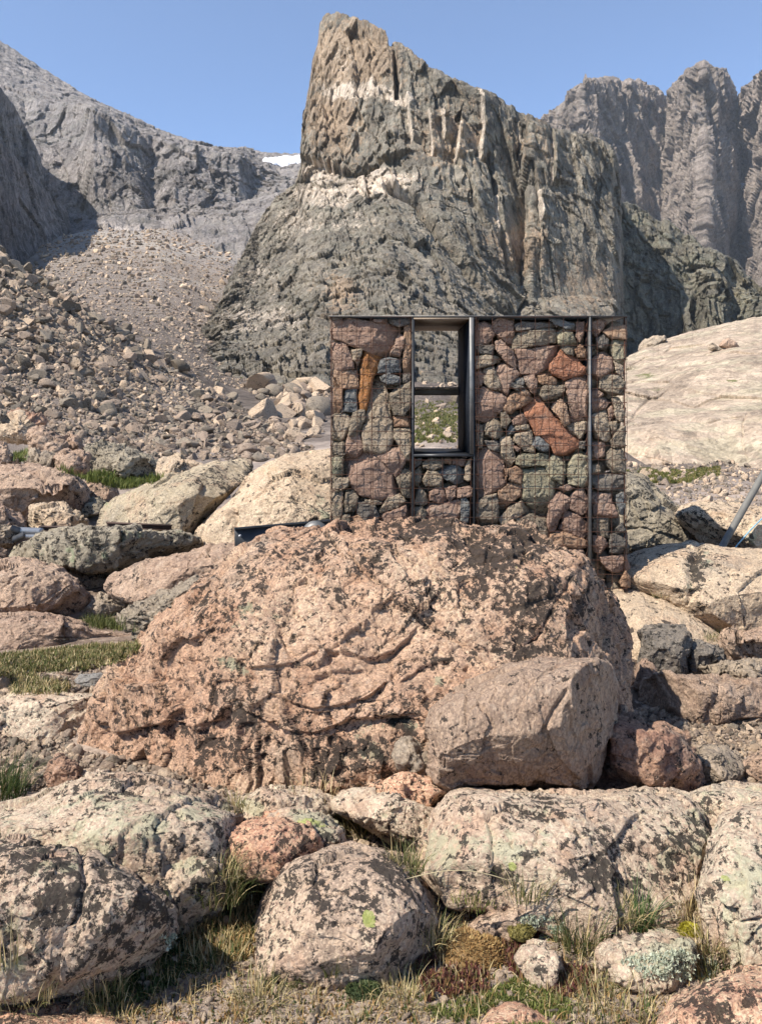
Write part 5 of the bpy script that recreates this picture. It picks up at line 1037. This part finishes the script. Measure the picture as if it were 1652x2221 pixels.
TAL = [(-60, 500), (20, 545), (100, 590), (190, 660), (260, 720), (330, 768), (420, 820), (520, 880), (640, 950), (700, 985), (560, 1000), (350, 1000), (200, 975), (-60, 930)]
region('on the talus slope at the left', TAL, 9500, 6, 44, 2.25, dict(pinkish=.46, grey=.26, pale=.18, dark=.10), .09, 1.5)
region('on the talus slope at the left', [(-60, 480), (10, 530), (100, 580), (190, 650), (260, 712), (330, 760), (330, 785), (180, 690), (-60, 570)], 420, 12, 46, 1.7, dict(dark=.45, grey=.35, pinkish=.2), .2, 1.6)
region('in the scree valley beyond the talus', [(30, 480), (700, 400), (720, 860), (640, 880), (420, 815), (200, 660), (100, 580)], 14000, 3.2, 16, 2.2, dict(pinkish=.45, grey=.2, pale=.32, dark=.06), .2, 6)
region('in the scree valley beyond the talus', [(330, 690), (720, 640), (720, 800), (560, 790), (420, 770)], 500, 6, 26, 2.0, dict(pinkish=.4, grey=.2, pale=.3, dark=.1), .2, 6)
region('in the bouldery patch left of the stone wall', [(520, 780), (640, 780), (715, 800), (715, 965), (640, 960), (560, 900)], 110, 22, 75, 1.6, dict(pale=.55, pinkish=.4, grey=.05), .2, 2.4)
region('in the meadow behind the window', [(880, 830), (1010, 830), (1010, 985), (880, 985)], 130, 5, 36, 1.5, dict(pale=.6, pinkish=.15, grey=.25), .05, 2)
region('in the stony meadow at the right', [(1355, 1010), (1700, 985), (1700, 1110), (1480, 1110), (1400, 1060)], 1700, 3.5, 24, 1.8, dict(pale=.5, pinkish=.2, grey=.3), .03, 1.2)
region('pebble', [(1380, 1545), (1700, 1540), (1700, 1640), (1500, 1650), (1400, 1600)], 3500, 5, 30, 2.2, dict(pale=.5, pinkish=.4, grey=.1), .006, .06)
region('pebble', [(-40, 1490), (160, 1490), (160, 1700), (-40, 1720)], 4500, 5, 30, 2.2, dict(pale=.45, pinkish=.35, grey=.2), .006, .06)
region('pebble', [(-20, 1900), (1680, 1900), (1680, 2280), (-20, 2280)], 7500, 4, 30, 2.3, dict(pale=.42, pinkish=.42, grey=.14, dark=.05), .004, .035)
region('pebble', [(1790, 1060), (3000, 1060), (3000, 2200), (1790, 2200)], 900, 18, 170, 1.6, dict(pale=.4, pinkish=.4, grey=.2), .05, .7)
region('pebble', [(-1400, 1020), (-170, 1020), (-170, 2200), (-1400, 2200)], 900, 18, 170, 1.6, dict(pale=.4, pinkish=.4, grey=.2), .05, .7)
region('pebble', [(60, 1640), (200, 1640), (450, 1690), (450, 1730), (60, 1720)], 1500, 6, 44, 2.0, dict(pale=.4, pinkish=.5, grey=.2), .01, .08)
region('pebble', [(0, 1430), (280, 1430), (240, 1520), (0, 1520)], 900, 5, 30, 2.0, dict(pale=.3, pinkish=.4, grey=.3), .01, .08)
region('pebble', [(440, 1690), (1680, 1690), (1680, 1900), (440, 1900)], 2600, 6, 50, 1.9, dict(pale=.4, pinkish=.5, grey=.2), .006, .07)
tal = [r for r in recs if r[6] != 'pebble']; tal.sort(key=lambda r: -r[0]); big = tal[:300]; rest = tal[300:]
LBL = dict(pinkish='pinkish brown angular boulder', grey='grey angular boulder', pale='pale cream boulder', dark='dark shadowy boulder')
var = {}
for k, (px, u, D, z, s, c, reg) in enumerate(big):
    key = (c, k % 6)
    if key not in var:
        p, f = lowrock(11, 900 + len(var)); col = np.array(TC[c]) * rg.uniform(.88, 1.12)
        o = mk('talus_boulder', p, f, M['talus'], smooth=False, cols=np.tile(col, (len(p), 1)), origin=(0, 0, 0)); var[key] = o
    else:
        o = var[key].copy(); scene.collection.objects.link(o)
    o.location = ((u - CX) / F * D, D, z + s * .12); o.scale = (s * .58, s * .58, s * .58)
    o.rotation_euler = (rg.normal(0, .35), rg.normal(0, .35), rg.uniform(0, 6.28))
    tag(o, LBL[c] + ' ' + reg, 'boulder', f'{c} boulders {reg}')
def merge(name, rs, n, kind='stuff', emb=.1):
    vv = []; ff = []; cc = []; off = 0; V_ = [lowrock(n, 50 + i, .8) for i in range(12)]
    for (px, u, D, z, s, c, reg) in rs:
        p, f = V_[rg.integers(12)]; a = rg.uniform(0, 6.28); b = rg.normal(0, .4); ca, sa, cb, sb = math.cos(a), math.sin(a), math.cos(b), math.sin(b)
        R = np.array([[ca, -sa, 0], [sa, ca, 0], [0, 0, 1]]) @ np.array([[1, 0, 0], [0, cb, -sb], [0, sb, cb]])
        vv.append((p @ R.T) * s * .58 + ((u - CX) / F * D, D, z + s * emb)); ff.append(f + off); off += len(p)
        cc.append(np.tile(np.array(TC[c]) * rg.uniform(.75, 1.2), (len(p), 1)))
    return tag(mk(name, np.concatenate(vv), np.concatenate(ff), M['talus'], smooth=False, cols=np.concatenate(cc)), kind=kind)
merge('scree', [r for r in rest if r[0] > 9], 4); merge('scree', [r for r in rest if r[0] <= 9], 3)
merge('pebbles', [r for r in recs if r[6] == 'pebble'], 3, emb=.15)

# ------------------------------------------------------------------ plants
bpy.context.view_layer.update(); dg = bpy.context.evaluated_depsgraph_get()
def hit(u, v):
    d = Vector(((u - CX) / F, 1, (HY - v) / F)); L = d.length
    ok, loc, nrm, idx, ob, _ = scene.ray_cast(dg, Vector((0, 0, CZ)), d / L)
    return (loc, nrm, ob.name) if ok else None
GRN = [(0.075, 0.095, 0.028), (0.115, 0.13, 0.04), (0.17, 0.165, 0.06)]; STR = [(0.46, 0.36, 0.18), (0.56, 0.46, 0.26), (0.36, 0.27, 0.13)]
DKG = [(0.035, 0.06, 0.018), (0.06, 0.09, 0.025)]; RED = [(0.12, 0.038, 0.034), (0.18, 0.075, 0.055), (0.085, 0.04, 0.03), (0.13, 0.11, 0.04)]; MOS = [(0.15, 0.17, 0.045), (0.21, 0.22, 0.065), (0.10, 0.12, 0.035)]; ORG = [(0.36, 0.22, 0.09), (0.28, 0.17, 0.07), (0.42, 0.30, 0.13)]; LIC = [(0.42, 0.45, 0.33), (0.50, 0.52, 0.40)]
def blades(base, h, w, lean, cols, curve=1.0, seed=0, az=None):
    """arrays of blades: base Nx3, h N, w N, lean N (radians from vertical)"""
    r = np.random.default_rng(seed); N = len(base); az = r.uniform(0, 6.283, N) if az is None else az; L = 5
    t = np.linspace(0, 1, L)[None, :]; ang = lean[:, None] * (0.5 + curve * t); seg = h[:, None] / (L - 1)
    dx = np.concatenate([np.zeros((N, 1)), np.cumsum((np.sin(ang) * seg)[:, :-1], 1)], 1); dz = np.concatenate([np.zeros((N, 1)), np.cumsum((np.cos(ang) * seg)[:, :-1], 1)], 1)
    cx_ = base[:, 0:1] + dx * np.cos(az)[:, None]; cy_ = base[:, 1:2] + dx * np.sin(az)[:, None]; cz_ = base[:, 2:3] + dz
    wd = w[:, None] * (1 - t ** 1.6) * .5 + w[:, None] * .03; pa = az + math.pi / 2 + r.normal(0, .5, N)
    px, py = np.cos(pa)[:, None] * wd, np.sin(pa)[:, None] * wd
    v = np.stack([np.stack([cx_ - px, cy_ - py, cz_], 2), np.stack([cx_ + px, cy_ + py, cz_], 2)], 2).reshape(N, L * 2, 3)
    i = np.arange(L - 1) * 2; f = np.stack([i, i + 1, i + 3, i + 2], 1)[None] + (np.arange(N) * L * 2)[:, None, None]
    return v.reshape(-1, 3), f.reshape(-1, 4), np.repeat(cols, L * 2, 0)
def pick(r, pal, n):
    c = np.array(pal)[r.integers(0, len(pal), n)] * r.uniform(.7, 1.3, (n, 1)); return c
def tuft(label, u, v, n, h, spread, pal, w=.0022, lean=.5, name='grass_tuft', cat='grass tuft', group='grass tussocks among the foreground rocks', seed=1, curve=1.4, dead=.15):
    q = hit(u, v)
    if not q: return
    c = q[0]; r = np.random.default_rng(seed * 13 + 5); a = r.uniform(0, 6.28, n); rad = spread * np.sqrt(r.uniform(0, 1, n))
    base = np.stack([c.x + rad * np.cos(a), c.y + rad * np.sin(a) * .8, np.full(n, c.z - .008) - rad * .06], 1)
    hh = h * r.uniform(.35, 1.1, n); ln = np.abs(r.normal(0, lean, n)) + rad / spread * .35; col = pick(r, pal, n)
    m = r.uniform(size=n) < dead; col[m] = pick(r, STR, int(m.sum()))
    V_, F_, C_ = blades(base, hh, w * r.uniform(.6, 1.4, n), ln, col, curve, seed, az=a + r.normal(0, .8, n))
    return tag(mk(name, V_, F_, M['leaf'], smooth=False, cols=C_, origin=tuple(c)), label, cat, group)
tuft('dense half dry tussock in the gap above the grey pink domed boulder', 795, 1800, 520, .14, .11, GRN + STR[:1], seed=1, lean=.45, dead=.4)
tuft('second smaller tussock just right of the dense half dry one', 880, 1880, 160, .10, .05, GRN, seed=2, dead=.3)
tuft('short brown tussock at the foot of the huge boulder left of centre', 510, 1750, 120, .07, .045, GRN, seed=3, dead=.5)
tuft('large blue green spiky tussock in the right foreground', 1258, 2040, 260, .15, .07, GRN + [(0.13, 0.17, 0.08)], seed=4, lean=.42, w=.0026, dead=.2)
tuft('dark green spiky tussock left of the yellow moss, with arching blades', 1385, 2012, 170, .14, .03, [(0.06, 0.10, 0.03), (0.10, 0.15, 0.05)], seed=5, lean=.75, w=.0026, dead=.1)
tuft('dry straw coloured tussock between the two largest right foreground rocks', 1492, 1968, 200, .09, .07, STR, seed=6, dead=.5)
tuft('thin pale tussock at the front of the large white and black boulder', 1140, 1935, 130, .12, .06, GRN, seed=7, dead=.45)
tuft('bright green low tuft beside the thin pale tussock', 1030, 1945, 170, .05, .07, MOS[:2], seed=8, dead=.1)
tuft('tall curly tussock below the flat topped pinkish rock', 560, 1930, 240, .14, .07, GRN, seed=9, lean=.55, dead=.3)
tuft('upright grass tuft in front of the dark hollow', 480, 1945, 150, .15, .06, GRN, seed=10, dead=.2)
tuft('dark green thick grass clump at the left edge beside the gravel', 0, 1725, 420, .20, .10, DKG + GRN[:1], seed=11, lean=.5, w=.003, dead=.05)
tuft('few tall green blades at the left edge of the foreground', 14, 2080, 40, .22, .04, GRN, seed=12, lean=.25, dead=.1)
tuft('curled straw and green tuft on the mossy ground at lower left', 222, 2140, 120, .11, .06, GRN, seed=13, dead=.5)
tuft('low green tuft above the bottom edge at lower left', 240, 2200, 120, .08, .05, GRN, seed=14, dead=.4)
tuft('single thin green tuft in front of the domed boulder', 722, 2110, 34, .08, .02, GRN, seed=15, dead=.1)
tuft('thin green tuft left below the domed boulder', 632, 2130, 30, .09, .02, GRN, seed=16, dead=.1)
tuft('grassy tuft leaning over the bottom right pink boulder', 1545, 2120, 120, .10, .06, GRN, seed=17, dead=.3)
tuft('sparse straw tuft at the bottom edge right of centre', 1330, 2210, 150, .09, .09, GRN, seed=18, dead=.6)
tuft('wispy tuft between the red leaved plants and the pale slab', 1290, 2150, 100, .07, .07, GRN, seed=19, dead=.5)
tuft('small tuft at the far left of the mossy ground', 60, 2160, 110, .08, .07, GRN, seed=20, dead=.6)
tuft('dry wispy grass along the foot of the huge boulder', 660, 1722, 60, .09, .12, STR, seed=21, dead=.8, lean=.4)
tuft('small dry tuft growing in the diagonal crack of the cream slab', 1432, 1292, 60, .10, .06, GRN, seed=22, group='plants in the cream slab crack', dead=.5)
tuft('mossy green tuft lower down in the diagonal crack of the cream slab', 1556, 1384, 110, .09, .09, GRN, seed=23, group='plants in the cream slab crack', dead=.3)
for j_, (lab, u_, v_) in enumerate([('yellow green tuft in the crack left of the flat topped pinkish rock', 478, 1890), ('dry tuft squeezed between the dark lichened boulder and the rounded spotted rock', 420, 2010), ('yellowish tuft at the right foot of the domed boulder', 935, 2030),
        ('straw tuft at the right foot of the large white and black boulder', 1345, 1985), ('dry tuft at the foot of the tall pink and green boulder', 1548, 2050), ('short dry tuft on the gravel left of the orange brown moss', 870, 2170), ('loose dry tuft in the middle of the mossy hollow', 470, 2090), ('yellow tuft at the right end of the mossy hollow', 565, 2170)]):
    tuft(lab, u_, v_, 170, .085, .06, GRN + STR, seed=60 + j_, dead=.45, lean=.6)
q = hit(880, 1915); q2 = hit(1120, 1925)
if q and q2:
    a = np.array(q[0]); c = np.array(q2[0]); t = np.linspace(0, 1, 14)[:, None]; pts = a * (1 - t) + c * t; pts[:, 2] += .03 * np.sin(t[:, 0] * 3.1) + .01
    b = Bld(); b.tube(pts, .0013, 5); sm_ = b.make('grass_stalk', M['leaf'], smooth=True); tag(sm_, 'long dry grass stalk lying across the gap in the middle', 'grass stalk')
    at = sm_.data.attributes.new('col', 'FLOAT_COLOR', 'POINT'); at.data.foreach_set('color', np.tile([.6, .5, .3, 1], len(sm_.data.vertices)).astype(np.float32))

def patch(name, poly, n, h, w, pal, lean=.5, seed=1, only=None, kind='stuff', label=None, cat=None, clump=0, group=None, hv=.5, dens=None):
    """plants spread over whatever surface is seen inside poly"""
    r = np.random.default_rng(seed); a = np.array(poly, float); pts = []; cl = max(1, clump)
    tries = 0
    while len(pts) < n // cl and tries < n * 4 // cl + 50:
        tries += 1
        u = r.uniform(a[:, 0].min(), a[:, 0].max()); v = r.uniform(a[:, 1].min(), a[:, 1].max())
        if not inpoly(np.array([u]), np.array([v]), poly)[0]: continue
        q = hit(u, v)
        if q and (only is None or q[2].startswith(only)) and q[1].z > .15: pts.append(tuple(q[0]))
    if len(pts) < 3: return
    b = np.repeat(np.array(pts), cl, 0); b = b + np.concatenate([r.normal(0, h * .35 * (cl > 1), (len(b), 2)), np.full((len(b), 1), -.003)], 1)
    N = len(b); V_, F_, C_ = blades(b, h * r.uniform(1 - hv, 1 + hv, N), w * r.uniform(.6, 1.4, N), np.abs(r.normal(0, lean, N)), pick(r, pal, N), 1.3, seed)
    o = mk(name, V_, F_, M['leaf'], smooth=False, cols=C_)
    return tag(o, label, cat, group, kind)
LG = [(-10, 1420), (60, 1414), (150, 1404), (230, 1398), (300, 1394), (306, 1408), (270, 1430), (200, 1452), (100, 1456), (20, 1470), (-10, 1462)]
patch('grass', LG, 12000, .024, .006, GRN + STR + [(0.14, 0.15, 0.05), (0.2, 0.19, 0.08)], .9, 2, clump=6)
patch('grass', [(20, 1476), (60, 1466), (120, 1476), (160, 1490), (120, 1506), (30, 1506)], 1500, .035, .005, GRN + STR, .9, 22, clump=6)
patch('grass', [(180, 1345), (290, 1358), (300, 1372), (200, 1360)], 700, .06, .005, GRN, .6, 3, clump=4)
patch('grass', [(128, 1018), (180, 1026), (240, 1030), (300, 1028), (350, 1040), (300, 1056), (262, 1062), (180, 1040)], 2600, .07, .012, [(0.10, 0.13, 0.03), (0.16, 0.17, 0.045)], .5, 4, clump=5)
patch('grass', [(30, 985), (56, 978), (60, 1000), (38, 1002)], 500, .08, .012, [(0.10, 0.13, 0.03), (0.16, 0.17, 0.045)], .5, 5, clump=5)
patch('meadow_grass', [(880, 870), (1000, 870), (1000, 960), (880, 960)], 3500, .07, .03, [(0.10, 0.12, 0.03), (0.16, 0.16, 0.05), (0.22, 0.18, 0.07)], .6, 6, only='ground', clump=5)
patch('meadow_grass', [(1357, 1022), (1500, 1018), (1560, 1012), (1560, 1030), (1480, 1048), (1360, 1050)], 5000, .06, .03, [(0.10, 0.12, 0.03), (0.16, 0.16, 0.05), (0.24, 0.19, 0.07)], .6, 7, only='ground', clump=5)
patch('meadow_grass', [(480, 780), (720, 800), (720, 870), (640, 860), (520, 820)], 1500, .15, .08, [(0.10, 0.12, 0.03), (0.16, 0.15, 0.05)], .6, 8, only='ground', clump=5)
FG = [(-10, 2020), (300, 1990), (420, 1960), (500, 1900), (600, 1870), (560, 2000), (700, 2100), (900, 2080), (1000, 1960), (1300, 1990), (1560, 2100), (1450, 2240), (-10, 2240)]
patch('dry_litter', FG, 2800, .035, .0022, STR + ORG[:1], 1.4, 9, only='ground', clump=3)
patch('moss', [(180, 2040), (420, 2000), (440, 1960), (560, 1900), (590, 2000), (580, 2060), (400, 2120), (260, 2200), (180, 2160)], 5200, .016, .006, DKG + MOS[2:] + GRN[:1], .7, 10, only='ground', clump=6)
patch('ground_cover', [(360, 1960), (440, 1930), (600, 1860), (600, 2080), (420, 2090)], 1800, .03, .004, ORG + STR[:1] + GRN[:1], .8, 11, only='ground', clump=5)
patch('ground_cover', FG, 5500, .012, .005, DKG + ORG + MOS[2:], .8, 12, only='ground', clump=6)
patch('moss', [(920, 2190), (1040, 2160), (1140, 2110), (1190, 2150), (1240, 2175), (1230, 2210), (1100, 2200), (980, 2215)], 6000, .010, .005, MOS, .7, 13, clump=8, only='ground')
patch('moss', [(1080, 2225), (1200, 2225), (1200, 2245), (1080, 2245)], 1500, .010, .005, MOS, .7, 14, clump=6)
patch('lichen_crust', [(1340, 2080), (1480, 2060), (1560, 2090), (1540, 2130), (1400, 2120)], 2400, .008, .006, LIC, .8, 15, clump=6)
patch('lichen_crust', [(350, 2030), (420, 2020), (440, 2060), (380, 2080)], 900, .008, .006, LIC, .8, 16, clump=6)
patch('lichen_crust', [(1130, 1990), (1190, 1980), (1230, 2010), (1180, 2040), (1130, 2030)], 900, .008, .006, LIC, .8, 17, clump=6)
for k, (lab, poly, n) in enumerate([('dark red leaved succulents left of the brown moss cushion', [(840, 2020), (900, 1990), (960, 2030), (950, 2090), (860, 2100)], 1500), ('dark red leaved succulents right of the brown moss cushion', [(1090, 1990), (1150, 2010), (1190, 2070), (1140, 2130), (1080, 2080)], 1900),
    ('dark red leaved succulents below the brown moss cushion', [(900, 2110), (1050, 2100), (1060, 2150), (930, 2170)], 1300), ('small dark red rosette in front of the domed boulder', [(770, 2090), (830, 2080), (840, 2130), (780, 2140)], 600),
    ('red tinged plants at the left foot of the domed boulder', [(560, 2040), (610, 2050), (600, 2100), (560, 2090)], 500), ('scattered red leaves in the dark moss at lower left', [(300, 1960), (370, 1960), (380, 2000), (300, 2010)], 450), ('red plants hanging over the dark ground at right', [(1180, 2100), (1290, 2110), (1280, 2160), (1190, 2160)], 900)]):
    patch('red_succulent', poly, n, .020, .007, RED + ORG[1:2], .6, 30 + k, only='ground', kind=None, label=lab, cat='succulent', clump=7, group='red leaved plants on the foreground ground')
def cushion(label, u, v, rx, rz, pal, seed, nb):
    q = hit(u, v)
    if not q: return
    c = np.array(q[0]); d, f = cube_sphere(26); p = d * np.array([rx, rx * .8, rz]) * (1 + .16 * fbm(d * 2.2 + seed, 4, seed) + .06 * fbm(d * 9, 3, seed))[:, None]
    r = np.random.default_rng(seed); e = empty('moss_cushion', tuple(c), label, 'moss cushion')
    mk('cushion', p + c, f, M['leaf'], e, cols=np.tile(np.array(pal[0]) * .8, (len(p), 1)) * r.uniform(.6, 1.3, (len(p), 1)), origin=tuple(c))
    k = r.integers(0, len(p), nb); k = k[d[k, 2] > -.1]; N = len(k)
    V_, F_, C_ = blades(p[k] + c, np.full(N, .009), np.full(N, .005), np.abs(r.normal(.5, .5, N)), pick(r, pal, N), 1.2, seed, az=np.arctan2(d[k, 1], d[k, 0]))
    mk('leaflets', V_, F_, M['leaf'], e, smooth=False, cols=C_, origin=tuple(c))
cushion('domed orange brown moss cushion surrounded by red leaved plants', 1015, 2068, .095, .035, ORG, 3, 3000)
cushion('small yellow green moss cushion at the right beside the dry tussock', 1494, 2025, .028, .022, [(0.34, 0.30, 0.03), (0.42, 0.38, 0.05)], 4, 700)
cushion('olive moss cushion behind the orange brown one', 1130, 2022, .035, .02, [(0.26, 0.22, 0.07), (0.32, 0.28, 0.1)], 5, 700)
cushion('small dark green cushion plant near the bottom centre', 788, 2150, .04, .012, [(0.06, 0.085, 0.035), (0.10, 0.12, 0.05)], 6, 900)

# ------------------------------------------------------------------ air
t = bpy.data.materials.new('haze_air'); t.use_nodes = True; nt = t.node_tree; nt.nodes.clear()
out = nt.nodes.new('ShaderNodeOutputMaterial'); pv = nt.nodes.new('ShaderNodeVolumePrincipled')
pv.inputs['Color'].default_value = (0.80, 0.88, 1.0, 1); pv.inputs['Density'].default_value = 0.00008
nt.links.new(pv.outputs[0], out.inputs['Volume'])
x0, x1, y0, y1, z0, z1 = -1500, 2200, -70, 1700, -4, 900
hv = [(x, y, z) for x in (x0, x1) for y in (y0, y1) for z in (z0, z1)]
hz = mk('haze', hv, np.array([(0, 1, 3, 2), (4, 6, 7, 5), (0, 4, 5, 1), (2, 3, 7, 6), (0, 2, 6, 4), (1, 5, 7, 3)]), t, smooth=False)
tag(hz, kind='stuff')
